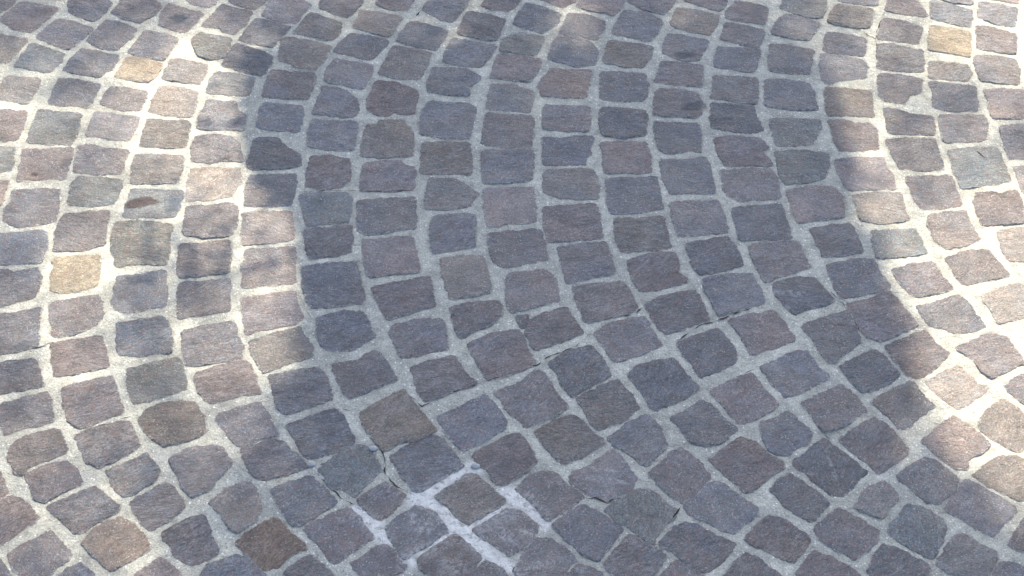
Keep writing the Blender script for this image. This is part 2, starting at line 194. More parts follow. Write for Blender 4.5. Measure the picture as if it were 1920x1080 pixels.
b|16|-1204,684 -866,740 -470,734 -410,484 -333,-100 -642,-214 -973,-282 -1082,34 -1148,341|brownish shaded sett, ninth down in eleventh course from left at top edge
d|11|-3439,393 -3001,513 -2555,540 -2467,215 -2351,-391 -2731,-461 -3173,-546 -3294,-384 -3401,-23|dark blue-grey sett flecked with white specks, tenth down in ninth course from left
r|18|-2278,-26 -1778,109 -1328,244 -1282,-93 -1225,-439 -1612,-612 -1975,-775 -2132,-476|reddish-purple shaded sett, ninth down in tenth course from left at top edge
p|13|-111,212 -4,339 518,445 649,355 746,141 766,-285 390,-429 7,-558 -47,-485 -85,-94|purplish-grey shaded sett, tenth down in twelfth course from left at top edge
d|19|-3102,-752 -2722,-580 -2381,-586 -2258,-835 -2141,-1183 -2332,-1303 -2449,-1435 -2759,-1485 -3000,-1348 -3076,-1060|dark blue-grey sett directly below the sett flecked with white specks in the same course
p|18|-1895,-885 -1415,-726 -1096,-733 -1022,-1011 -987,-1386 -1359,-1509 -1708,-1617 -1806,-1348 -1916,-1061|purplish-grey shaded sett, tenth down in tenth course from left at top edge
p|19|-999,-478 -596,-333 -254,-280 -145,-397 -163,-607 -349,-877 -704,-1047 -775,-1150 -851,-1065 -927,-714|purplish-grey shaded sett, tenth down in eleventh course from left at top edge
r|26|-688,-1264 -346,-1053 117,-910 225,-1213 405,-1666 23,-1900 -346,-2048 -476,-1772 -630,-1435|reddish-purple shaded sett, eleventh down in eleventh course from left at top edge
p|23|-2801,-1742 -2351,-1647 -2256,-1502 -2094,-1427 -1936,-1637 -1746,-2053 -2105,-2242 -2459,-2456 -2593,-2294 -2721,-1965|purplish-grey shaded sett, twelfth down in ninth course from left at top edge
p|22|-1554,-1769 -1270,-1635 -899,-1527 -723,-1834 -488,-2107 -934,-2311 -1323,-2524 -1452,-2185|purplish-grey shaded sett, eleventh down in tenth course from left at top edge
p|24|-3738,-2017 -3368,-1896 -3002,-1817 -2843,-1996 -2701,-2489 -2977,-2604 -3425,-2803 -3539,-2671 -3653,-2347|purplish-grey sett, twelfth down in eighth course from left at top edge
d|25|-3375,-3015 -3038,-2834 -2648,-2650 -2539,-2755 -2369,-3151 -2276,-3333 -2543,-3495 -2906,-3671 -3007,-3648 -3170,-3379|dark blue-grey sett, thirteenth down in eighth course from left at top edge
b|28|-2316,-2750 -1968,-2471 -1633,-2244 -1455,-2541 -1238,-2859 -1088,-3069 -1399,-3286 -1637,-3318 -1866,-3505 -2018,-3301 -2173,-3067|large brownish sett directly above the sett with pale curved scratches in the same course
p|32|-1119,-2803 -701,-2551 -381,-2311 -213,-2539 -45,-2912 -103,-3046 -400,-3277 -674,-3465 -797,-3351 -966,-3092|purplish-grey shaded sett, twelfth down in tenth course from left at top edge
q|23|93,-630 242,-612 275,-744 212,-893 138,-865|tiny dark pebble wedged in the mortar between two setts near the centre
p|24|244,-892 370,-638 883,-387 987,-668 1142,-988 814,-1170 394,-1382 331,-1297 224,-1010|purplish-grey shaded sett, eleventh down in twelfth course from left at top edge
p|17|1005,55 1407,142 1821,198 1923,-14 2028,-404 1863,-557 1584,-639 1199,-757 1106,-546 1014,-188|purplish-grey shaded sett, tenth down in thirteenth course from left at top edge
p|23|1311,-983 1538,-773 2139,-595 2234,-903 2389,-1219 2004,-1429 1602,-1609 1463,-1299|purplish-grey shaded sett, eleventh down in thirteenth course from left at top edge
p|18|2129,-297 2524,-90 2984,43 3073,-288 3159,-645 2832,-800 2440,-1029 2322,-813 2225,-578|purplish-grey shaded sett, tenth down in fourteenth course from left at top edge
d|18|3085,291 3527,395 3923,436 4010,160 4076,-234 3709,-408 3325,-546 3226,-255 3116,77|dark blue-grey shaded sett, tenth down in fifteenth course from left at top edge
d|28|572,-1648 896,-1370 1254,-1246 1417,-1500 1585,-1891 1260,-2121 949,-2362 828,-2159 706,-1884|dark blue-grey shaded sett, twelfth down in twelfth course from left at top edge
p|27|2623,-1155 2928,-974 3276,-819 3428,-1078 3558,-1335 3521,-1564 3237,-1768 2959,-1915 2810,-1609 2657,-1327|purplish-grey shaded sett, eleventh down in fourteenth course from left at top edge
d|31|1824,-1858 1953,-1686 2250,-1551 2565,-1501 2677,-1753 2927,-2110 2689,-2335 2227,-2618 2130,-2512 1998,-2187|dark blue-grey shaded sett, twelfth down in thirteenth course from left at top edge
r|25|3469,-637 3809,-495 4202,-396 4335,-586 4516,-1052 4150,-1263 3784,-1386 3680,-1101 3569,-870|reddish-purple sett, eleventh down in fifteenth course from left at top edge
p|33|-258,-2295 26,-2136 169,-2036 416,-1779 540,-1860 684,-2218 897,-2541 723,-2707 269,-2998 156,-2854 -7,-2697 -133,-2456|purplish-grey shaded sett, twelfth down in eleventh course from left at top edge
b|31|1011,-2375 1300,-2176 1655,-1959 1833,-2218 1986,-2542 1734,-2818 1346,-2986 1228,-2829 1131,-2562|brownish shaded sett, thirteenth down in twelfth course from left at top edge
r|29|3078,-2162 3431,-1959 3754,-1784 3916,-2087 4123,-2438 3893,-2633 3511,-2857 3289,-2539|reddish-purple shaded sett, twelfth down in fourteenth course from left at top edge
d|27|3888,-1668 4152,-1492 4419,-1314 4653,-1280 4786,-1619 4963,-1825 4593,-2112 4215,-2322 4120,-2110 3992,-1918 3959,-1807|dark blue-grey sett, twelfth down in fifteenth course from left at top edge
d|19|4233,227 4614,360 4943,384 5088,95 5211,-176 4872,-335 4516,-478 4364,-257 4250,-78|dark blue-grey sett with a pale upper edge, tenth down in sixteenth course from left
d|23|4618,-757 4955,-571 5401,-397 5473,-707 5539,-1056 5305,-1264 5067,-1527 4964,-1515 4863,-1275 4747,-959|dark blue-grey sett directly below the sett with a pale upper edge in the same course
r|20|5398,-232 5779,-101 6105,89 6216,-60 6314,-299 6497,-682 6196,-866 5814,-1050 5634,-967 5483,-618|reddish-purple sett with a pale scratch near its top, tenth down in seventeenth course from left
t|27|7629,5 7942,196 8312,328 8617,90 8631,-303 8286,-431 7760,-637 7742,-355 7626,-147|pale pinkish-tan sunlit sett, tenth down in nineteenth course from left at top edge
p|28|6512,-265 6963,-118 7221,25 7350,-123 7453,-421 7577,-715 7302,-839 7043,-875 6868,-761 6642,-708 6564,-503|purplish-grey sunlit sett, eleventh down in eighteenth course from left at top edge
r|28|6999,-1166 7275,-1015 7603,-817 7862,-913 7960,-1201 8052,-1456 7735,-1662 7482,-1808 7355,-1699 7232,-1419|reddish-purple sunlit sett, twelfth down in eighteenth course from left at top edge
r|30|5884,-1164 6177,-1012 6591,-768 6733,-1115 6918,-1283 6595,-1632 6293,-1864 6180,-1783 6050,-1504|reddish-purple sett, eleventh down in seventeenth course from left at top edge
d|32|5120,-1611 5279,-1493 5687,-1226 5862,-1337 6007,-1674 6059,-1758 5843,-1986 5599,-2130 5413,-2134 5273,-1916|dark blue-grey sett, twelfth down in sixteenth course from left at top edge
t|31|6455,-1888 6708,-1714 7001,-1566 7158,-1760 7235,-1925 7392,-1977 7353,-2089 7050,-2316 6841,-2484 6771,-2404 6615,-2216 6511,-2081|pale pinkish-tan sunlit sett, twelfth down in seventeenth course from left at top edge
r|30|7641,-1972 7836,-1800 8085,-1682 8335,-2121 8038,-2402 7888,-2324 7752,-2162|reddish-purple sunlit sett, thirteenth down in eighteenth course from left at top edge
d|33|5531,-2351 5895,-2068 6227,-1893 6355,-2168 6505,-2410 6225,-2660 5990,-2906 5892,-2882 5760,-2644|dark blue-grey sett, thirteenth down in sixteenth course from left at top edge
p|35|4465,-2376 4792,-2177 5124,-1961 5304,-2192 5450,-2516 5134,-2793 4769,-3000 4665,-2830 4567,-2591|purplish-grey sett, thirteenth down in fifteenth course from left at top edge
d|37|3798,-2797 4051,-2684 4245,-2558 4409,-2756 4607,-3004 4465,-3231 4277,-3314 4185,-3446 3988,-3424 3877,-3323 3800,-3036|dark blue-grey sett directly above the sett with a faint white vein in the same course
d|17|5158,670 5622,792 5955,816 6042,458 6176,137 5725,-11 5334,-127 5243,129|dark blue-grey sett, ninth down in seventeenth course from left at top edge
p|16|3918,1099 4246,1188 4750,1233 4818,899 4899,601 4466,403 4124,225 4035,470 3932,845|purplish-grey sett directly above the sett with a pale upper edge in the same course
g|6|4552,3493 5025,3559 5482,3465 5487,3183 5411,3007 5344,2797 5011,2685 4662,2625 4584,2915 4556,3264|greenish-grey sett, sixth down in seventeenth course from left at top edge
r|9|4648,2471 5050,2618 5506,2595 5614,2327 5604,1825 5189,1732 4778,1656 4730,1869 4692,2202|reddish-purple sett, seventh down in seventeenth course from left at top edge
r|5|5592,3291 6052,3356 6449,3367 6443,3138 6556,2933 6553,2555 6184,2528 5724,2499 5639,2770 5600,3046|reddish-purple sett, seventh down in eighteenth course from left at top edge
t|9|5779,2382 6176,2460 6611,2471 6633,2118 6679,1787 6400,1714 6124,1657 5845,1765 5815,2097|pale pinkish-tan sett, eighth down in eighteenth course from left at top edge
p|5|6511,3868 6967,3934 7413,3928 7429,3552 7467,3096 7057,3057 6681,3092 6591,3388 6552,3636|purplish-grey sett, sixth down in nineteenth course from left at top edge
p|8|6757,2886 7150,2896 7548,2941 7591,2616 7647,2161 7260,2067 6939,2042 6810,2256 6787,2595|purplish-grey sett, seventh down in nineteenth course from left at top edge
g|8|7569,3627 7965,3691 8441,3740 8508,3581 8536,3194 8581,2779 8131,2698 7681,2601 7613,3065|large greenish-grey sett, seventh down in twentieth course from left at top edge
p|6|8624,4269 8946,4351 9434,4291 9441,3820 9361,3391 8943,3398 8628,3389 8615,3798|purplish-grey sett, sixth down in twenty-first course from left at top edge
p|7|8676,3197 9195,3246 9264,2625 8930,2548 8729,2509 8702,2816|purplish-grey sett, seventh down in twenty-first course from left at top edge
r|9|7915,2488 8241,2530 8345,2465 8617,2591 8659,2304 8621,1771 8286,1713 7900,1686 7834,1982 7853,2317|reddish-purple sett, eighth down in twentieth course from left at top edge
p|13|7032,1895 7341,2002 7666,2061 7707,1747 7797,1326 7487,1189 7205,1086 7033,1274 6972,1630|purplish-grey sett, eighth down in nineteenth course from left at top edge
d|16|4964,1497 5290,1620 5679,1695 5751,1339 5808,971 5456,883 5121,843 5046,1192|dark blue-grey sett, eighth down in seventeenth course from left at top edge
g|15|5993,1507 6379,1549 6765,1592 6810,1269 6858,982 6469,877 6021,818 5999,1184|greenish-grey sett, ninth down in eighteenth course from left at top edge
t|17|8103,1561 8452,1635 8908,1679 8905,938 8489,832 8179,825 8122,1141|pale pinkish-tan sunlit sett, ninth down in twentieth course from left at top edge
p|24|7128,861 7511,1062 7872,1103 8002,820 8131,479 7749,345 7322,258 7231,519|purplish-grey sunlit sett, ninth down in nineteenth course from left at top edge
r|20|6221,571 6580,722 6931,793 7029,482 7188,162 6876,32 6528,-68 6392,127 6289,340|reddish-purple sett, tenth down in eighteenth course from left at top edge
d|0|505,3761 728,3731 1127,3814 1408,3785 1310,3496 1365,3320 1259,3212 1233,3036 886,3009 505,3017 482,3368|dark blue-grey shaded sett, sixth down in thirteenth course from left at top edge
r|3|1488,3662 1898,3690 2319,3666 2374,3277 2370,2875 1990,2847 1575,2819 1536,3184|reddish-purple shaded sett, sixth down in fourteenth course from left at top edge
b|1|540,2879 863,2939 1324,2934 1436,2764 1476,2456 1459,2185 1107,2143 767,2151 495,2295 471,2567|brownish shaded sett, seventh down in thirteenth course from left at top edge
d|6|1572,2698 1986,2744 2447,2773 2502,2449 2536,1929 2139,1852 1642,1806 1584,2222|large dark blue-grey shaded sett, seventh down in fourteenth course from left at top edge
d|3|2523,3228 2930,3238 3364,3320 3399,2954 3455,2372 3043,2327 2643,2300 2558,2690|large dark blue-grey shaded sett, seventh down in fifteenth course from left at top edge
r|3|3512,3842 3927,3889 4323,3845 4466,3580 4340,3470 4497,3122 4010,3109 3639,3082 3542,3378|reddish-purple shaded sett, sixth down in sixteenth course from left at top edge
p|5|3573,2958 3981,3021 4445,3051 4560,2777 4550,2265 4239,2207 3829,2179 3633,2309 3585,2614|purplish-grey sett, seventh down in sixteenth course from left at top edge
r|8|484,1942 947,2021 1400,2066 1460,1686 1495,1198 1050,1139 607,1080 518,1465|large reddish-purple shaded sett, eighth down in thirteenth course from left at top edge
p|10|2646,2098 3080,2177 3478,2187 3555,1806 3628,1398 3189,1322 2763,1263 2691,1619|purplish-grey shaded sett, eighth down in fifteenth course from left at top edge
b|12|1707,1692 2111,1703 2519,1779 2572,1453 2651,1003 2328,931 2085,925 1818,871 1736,1108 1688,1398|brownish shaded sett, eighth down in fourteenth course from left at top edge
d|11|3681,2008 4116,2086 4550,2131 4606,1734 4653,1262 4250,1236 3783,1224 3721,1613|dark blue-grey sett, eighth down in sixteenth course from left at top edge
p|12|750,971 1138,1061 1537,1119 1619,818 1684,365 1279,247 876,129 803,546|purplish-grey shaded sett, ninth down in thirteenth course from left at top edge
d|14|2868,1137 3226,1194 3588,1300 3720,966 3815,605 3446,487 3057,368 2933,693|dark blue-grey shaded sett, ninth down in fifteenth course from left at top edge
r|15|1867,667 2214,833 2669,908 2733,657 2712,437 2886,225 2642,111 2073,-56 1954,294|reddish-purple shaded sett, ninth down in fourteenth course from left at top edge
r|35|6179,-3140 6367,-2951 6604,-2705 6779,-2620 6958,-2777 7127,-2986 7238,-3168 7072,-3328 6832,-3463 6803,-3644 6664,-3647 6472,-3471 6354,-3319 6275,-3177|reddish-purple sunlit sett, fourteenth down in sixteenth course from left at top edge
t|36|7076,-2801 7295,-2446 7599,-2221 7803,-2462 8072,-2885 7858,-3180 7631,-3329 7455,-3189 7280,-3035|pale pinkish-tan sunlit sett, thirteenth down in seventeenth course from left at top edge
t|47|6863,-3770 7119,-3534 7344,-3374 7585,-3369 7893,-3645 7794,-3977 7493,-4234 7334,-4138 7087,-3968|pale pinkish-tan sett, fifteenth down in sixteenth course from left at top edge
d|42|5732,-3808 5956,-3612 6200,-3426 6388,-3499 6573,-3726 6673,-3851 6563,-4055 6314,-4285 6118,-4290 5937,-4044|dark blue-grey sett, fifteenth down in fifteenth course from left at top edge
p|49|6375,-4333 6552,-4130 6756,-3824 7004,-3995 7437,-4335 7316,-4583 7183,-4683 7007,-4929 6903,-4859 6664,-4670 6390,-4432|purplish-grey sett, sixteenth down in fifteenth course from left at top edge
p|35|4958,-3115 5157,-2952 5381,-2760 5557,-2649 5703,-2779 5905,-3093 5997,-3301 5806,-3538 5565,-3723 5459,-3776 5365,-3574 5167,-3398|purplish-grey sett, fourteenth down in fifteenth course from left at top edge
d|40|4233,-3574 4543,-3255 4739,-3094 4884,-3248 5135,-3502 5344,-3754 5125,-3936 4898,-4217 4746,-4171 4533,-3949|dark blue-grey sett with a faint white vein, fourteenth down in fourteenth course from left
d|47|3821,-4116 3986,-3911 4155,-3780 4373,-3978 4553,-4150 4698,-4346 4556,-4497 4382,-4696 4217,-4602 4038,-4435|dark blue-grey sett, fifteenth down in thirteenth course from left at top edge
b|41|5054,-4387 5313,-4008 5543,-3901 5661,-4050 5737,-4223 5532,-4451 5438,-4588 5326,-4554 5176,-4508|small brownish sett directly above the sett with two small dark pits in the same course
g|46|5820,-4333 6049,-4365 6223,-4509 6356,-4726 6223,-5042 6071,-5306 5909,-5238 5651,-5030 5480,-4866 5563,-4670 5724,-4471|greenish-grey sett with two small dark pits, sixteenth down in fourteenth course from left
p|46|4409,-4817 4602,-4618 4798,-4418 4945,-4488 5195,-4678 5351,-4821 5308,-5014 5091,-5233 4924,-5366 4840,-5262 4679,-5170 4505,-5007|purplish-grey sett, sixteenth down in thirteenth course from left at top edge
p|48|3413,-5007 3564,-4787 3773,-4588 3999,-4656 4212,-4858 4370,-5010 4237,-5204 4073,-5431 3919,-5352 3721,-5227 3500,-5125|purplish-grey sett, seventeenth down in twelfth course from left at top edge
b|49|6391,-4942 6575,-4866 6795,-5053 7017,-5214 6928,-5405 6784,-5594 6682,-5758 6508,-5670 6073,-5423 6218,-5208|brownish sett directly below the sett with two small dark pits in the same course
d|45|5090,-5561 5238,-5277 5379,-5060 5597,-5150 5839,-5334 5997,-5425 5951,-5612 5831,-5799 5543,-5851 5297,-5719|dark blue-grey sett, seventeenth down in thirteenth course from left at top edge
r|47|4062,-5653 4242,-5345 4390,-5200 4606,-5314 4942,-5541 5006,-5632 4867,-5866 4587,-6031 4229,-5879|reddish-purple sett, eighteenth down in twelfth course from left at top edge
p|48|7179,-5045 7364,-4752 7519,-4530 7823,-4669 7682,-5224 7350,-5160|purplish-grey sett, seventeenth down in fifteenth course from left at top edge
p|48|6860,-5593 7016,-5332 7112,-5330 7305,-5420 7556,-5601 7424,-5811 6953,-5821|purplish-grey sett, eighteenth down in fourteenth course from left at top edge
r|40|2984,-3550 3218,-3312 3494,-3082 3707,-3196 3869,-3414 4092,-3603 4085,-3680 3830,-3889 3554,-4160 3457,-4149 3278,-3902 3075,-3677|reddish-purple shaded sett, fourteenth down in thirteenth course from left at top edge
p|51|3041,-5721 3209,-5462 3415,-5245 3594,-5383 3892,-5668 3812,-5934 3521,-6077 3160,-5902|purplish-grey sett, seventeenth down in eleventh course from left at top edge
b|36|370,-3062 641,-2843 926,-2702 1107,-2832 1244,-3042 1441,-3235 1157,-3514 818,-3690 699,-3576 520,-3347|brownish sett directly above the sett with fine pinkish veins in the same course
d|35|1483,-3168 1627,-3033 1815,-2816 2104,-2661 2258,-2859 2346,-3148 2359,-3305 2191,-3517 2045,-3700 1947,-3651 1795,-3448 1599,-3323|dark blue-grey shaded sett, fourteenth down in twelfth course from left at top edge
d|32|2425,-2748 2740,-2525 2913,-2358 3072,-2422 3256,-2729 3444,-2938 3333,-3099 3142,-3248 2900,-3280 2724,-3218 2595,-2984|dark blue-grey shaded sett, thirteenth down in thirteenth course from left at top edge
p|45|894,-4006 935,-3827 1114,-3747 1315,-3563 1578,-3375 1731,-3605 1898,-3933 1812,-4161 1574,-4291 1455,-4393 1301,-4297 1127,-4226|purplish-grey sett with fine pinkish veins, fourteenth down in eleventh course from left
p|40|2078,-3853 2246,-3619 2559,-3301 2711,-3453 2900,-3630 2965,-3858 2875,-4062 2709,-4216 2544,-4394 2394,-4273 2228,-4051|purplish-grey shaded sett, fifteenth down in twelfth course from left at top edge
p|45|71,-4175 246,-3970 442,-3813 718,-3858 835,-4057 1125,-4301 890,-4504 676,-4681 579,-4756 444,-4563 287,-4345|purplish-grey shaded sett, fourteenth down in tenth course from left at top edge
g|47|1393,-4542 1612,-4340 1852,-4135 2126,-4154 2311,-4374 2480,-4518 2375,-4692 2192,-4890 2086,-5156 1900,-5016 1733,-4852 1525,-4686|greenish-grey sett directly below the sett with fine pinkish veins in the same course
d|48|2561,-4443 2790,-4164 2999,-3959 3173,-4005 3410,-4250 3664,-4492 3473,-4716 3246,-4927 3114,-4894 2838,-4682 2632,-4564|dark blue-grey shaded sett, sixteenth down in twelfth course from left at top edge
p|47|637,-4827 831,-4628 1104,-4413 1296,-4544 1674,-4877 1533,-5120 1279,-5456 1128,-5389 865,-5135|purplish-grey shaded sett, fifteenth down in tenth course from left at top edge
p|53|2183,-5106 2326,-4911 2528,-4713 2756,-4781 3013,-4968 3291,-5105 3181,-5321 2937,-5584 2781,-5657 2474,-5407 2349,-5245 2180,-5177|purplish-grey shaded sett, sixteenth down in eleventh course from left at top edge
p|50|1353,-5525 1550,-5238 1767,-4971 1972,-5134 2177,-5248 2268,-5341 2125,-5602 1986,-5790 1666,-5819 1463,-5662|purplish-grey shaded sett, sixteenth down in tenth course from left at top edge
p|46|108,-5668 237,-5314 407,-5073 636,-5068 864,-5253 995,-5439 861,-5629 691,-5817 297,-5895 108,-5738|purplish-grey sett directly below the sett streaked with white lime in the same course
p|47|822,-5745 1013,-5509 1164,-5552 1350,-5688 1271,-5874 915,-5881|purplish-grey shaded sett, eighteenth down in ninth course from left at top edge
p|53|2140,-5694 2298,-5528 2436,-5408 2582,-5522 2744,-5658 2850,-5771 2502,-5962 2170,-5855|purplish-grey shaded sett, seventeenth down in tenth course from left at top edge
r|35|-582,-3554 -318,-3340 -42,-3124 169,-3093 281,-3300 422,-3634 186,-3895 -67,-4103 -184,-4105 -347,-3831|reddish-purple shaded sett, thirteenth down in tenth course from left at top edge
p|42|-505,-4949 -269,-4750 17,-4524 212,-4593 444,-4856 407,-5073 179,-5268 29,-5389 -164,-5228 -358,-5090|purplish-grey sett streaked with white lime, sixteenth down in ninth course from left
b|36|-1076,-4350 -850,-4120 -563,-3861 -383,-4009 -43,-4402 -253,-4603 -575,-4854 -692,-4784 -874,-4543|brownish sett directly above the sett streaked with white lime in the same course
d|36|-1802,-3582 -1534,-3394 -1145,-3149 -1002,-3225 -791,-3533 -665,-3761 -973,-3972 -1294,-4255 -1394,-4208 -1606,-3910|dark blue-grey sett with pale curved scratches, fourteenth down in ninth course from left
g|34|-2830,-3861 -2503,-3494 -2274,-3359 -2091,-3407 -1933,-3713 -1884,-3865 -2048,-4072 -2242,-4376 -2366,-4279 -2545,-4233 -2651,-4136|greenish-grey shaded sett, fourteenth down in eighth course from left at top edge
d|33|-3500,-4255 -3222,-4098 -2918,-3990 -2727,-4162 -2466,-4505 -2721,-4707 -2992,-4907 -3109,-4885 -3286,-4646|dark blue-grey sett, fifteenth down in seventh course from left at top edge
p|37|-2200,-4425 -1998,-4246 -1790,-4116 -1666,-4239 -1487,-4310 -1630,-4535 -1681,-4659 -1849,-4761 -1948,-4714 -2114,-4546|small purplish-grey sett directly above the sett with a powdery white blotch in the same course
r|40|-2930,-4954 -2642,-4729 -2308,-4538 -2138,-4767 -1924,-5100 -2138,-5319 -2440,-5583 -2519,-5538 -2694,-5260 -2860,-5096|reddish-purple shaded sett, sixteenth down in seventh course from left at top edge
d|39|-1762,-4928 -1564,-4681 -1322,-4504 -1065,-4621 -941,-4813 -858,-4981 -1080,-5177 -1445,-5492 -1566,-5353 -1694,-5119|dark blue-grey sett with a powdery white blotch, sixteenth down in eighth course from left
p|39|-1275,-5488 -1076,-5272 -762,-5003 -546,-5189 -350,-5421 -530,-5751 -713,-5893 -998,-5784 -1230,-5650|purplish-grey sett with chalky white marks, seventeenth down in eighth course from left
r|41|-2214,-5579 -2054,-5435 -1877,-5242 -1725,-5238 -1561,-5447 -1420,-5608 -1580,-5797 -1829,-6009 -2028,-5830|reddish-purple shaded sett, seventeenth down in seventh course from left at top edge
p|40|-529,-5774 -292,-5490 -62,-5649 34,-5762 -150,-5973|purplish-grey sett directly below the sett with chalky white marks in the same course
d|40|-3159,-5762 -3005,-5596 -2812,-5428 -2608,-5610 -2404,-5815 -2607,-6071 -2890,-6031|dark blue-grey sett, seventeenth down in sixth course from left at top edge
a|35|-3876,-5238 -3761,-5068 -3586,-4920 -3351,-4769 -3134,-5030 -2842,-5310 -3075,-5457 -3224,-5670 -3426,-5721 -3591,-5585 -3744,-5401|orange-brown sett, sixteenth down in sixth course from left at top edge
b|34|-4345,-4522 -4143,-4269 -3829,-4099 -3692,-4284 -3571,-4603 -3651,-4849 -3877,-5059 -3958,-5025 -4167,-4714|brownish sett, fifteenth down in sixth course from left at top edge
d|35|-4314,-5832 -4225,-5645 -3830,-5473 -3698,-5470 -3398,-5813 -3537,-6091 -4006,-6055|dark blue-grey sett, eighteenth down in fifth course from left at top edge
p|31|-7430,-3580 -7391,-3423 -7158,-3287 -6858,-3175 -6753,-3199 -6627,-3458 -6544,-3651 -6844,-3799 -7114,-3933 -7144,-4085 -7271,-4038 -7399,-3786|purplish-grey sunlit sett, thirteenth down in fourth course from left at top edge
p|28|-6516,-3299 -6339,-3163 -6076,-3051 -5744,-2990 -5627,-3226 -5509,-3485 -5679,-3670 -5895,-3803 -6056,-3909 -6225,-3836 -6396,-3531|purplish-grey sunlit sett, fourteenth down in fifth course from left at top edge
d|34|-5969,-3958 -5695,-3824 -5389,-3624 -5269,-3763 -5146,-3939 -5214,-4143 -5473,-4374 -5597,-4451 -5733,-4330|small dark blue-grey sunlit sett, fifteenth down in fifth course from left at top edge
p|33|-5056,-3733 -4771,-3494 -4424,-3408 -4275,-3483 -4081,-3787 -4231,-4020 -4409,-4325 -4610,-4429 -4742,-4307 -4884,-3984|purplish-grey sunlit sett, fourteenth down in sixth course from left at top edge
r|36|-7110,-4059 -6775,-3848 -6551,-3779 -6369,-3916 -6239,-4216 -6539,-4397 -6725,-4550 -6865,-4528 -7008,-4283|small reddish-purple sett, fourteenth down in fourth course from left at top edge
p|36|-6688,-4648 -6391,-4468 -6058,-4249 -5872,-4432 -5628,-4624 -5652,-4723 -5893,-4898 -6090,-5095 -6200,-5122 -6433,-4886|purplish-grey sett, fifteenth down in fourth course from left at top edge
p|36|-5489,-4523 -5228,-4318 -5016,-4163 -4885,-4261 -4684,-4603 -4846,-4827 -5120,-5062 -5273,-4933 -5402,-4717|small purplish-grey sett, sixteenth down in fifth course from left at top edge
a|36|-6076,-5286 -5975,-5093 -5812,-4921 -5602,-4795 -5365,-4959 -5180,-5171 -5072,-5394 -5291,-5575 -5562,-5767 -5685,-5700 -5893,-5471|orange-brown sett, sixteenth down in fourth course from left at top edge
p|36|-4959,-5118 -4721,-4897 -4414,-4744 -4319,-4888 -4103,-5408 -4237,-5552 -4357,-5648 -4488,-5651 -4673,-5538 -4818,-5306|purplish-grey sett, seventeenth down in fifth course from left at top edge
p|37|-7071,-5543 -6852,-5303 -6551,-5081 -6383,-5269 -6172,-5500 -6341,-5714 -6486,-5948 -6765,-5954 -6927,-5796|purplish-grey sett in the lower left corner, directly left of the orange-brown sett
r|37|-7620,-4717 -7391,-4515 -7205,-4474 -6971,-4580 -6862,-4749 -6743,-4868 -6902,-5041 -7060,-5212 -7217,-5382 -7396,-5433|reddish-purple sett at the left edge beside the lower left corner, above the smallest corner sett
r|35|-7710,-4098 -7491,-4017 -7397,-4192 -7299,-4389 -7396,-4491 -7602,-4619|reddish-purple sett cut by the left edge, top of four in the lower left corner
p|37|-7348,-5666 -7170,-5616 -7039,-5799 -6896,-5957 -7068,-6120 -7309,-6034|purplish-grey sliver of a sett in the very bottom left corner
p|36|-6294,-5875 -6169,-5734 -6033,-5649 -5812,-5842 -5863,-6095 -6146,-6078|purplish-grey sett cut by the bottom edge, just below the orange-brown sett at left
r|36|-5249,-5853 -5070,-5663 -4902,-5520 -4754,-5633 -4554,-5861 -4750,-6071 -5124,-6056|reddish-purple sett, seventeenth down in fourth course from left at top edge'''
SHADE = [(-6550,12165),(-5568,7604),(-5101,5984),(-4804,5061),(-4846,4309),(-4655,3515),(-4391,2611),(-4114,2048),(-3758,1817),(-3575,1296),(-3425,409),(-3283,-801),(-3342,-1270),(-3315,-1839),(-3464,-2615),(-3790,-3367),(-4105,-4093),(-4255,-4789),(-4254,-6015),(-4176,-7756),(8266,-7502),(8262,-5747),(7491,-5014),(6963,-4493),(6507,-3905),(6223,-3399),(6020,-2826),(6313,-2168),(6197,-1500),(6391,-802),(6212,-91),(6088,646),(6033,1281),(5842,2332),(5832,3298),(5609,4006),(5831,4749),(5670,5504),(5271,6436),(4769,7568),(4731,12522)]
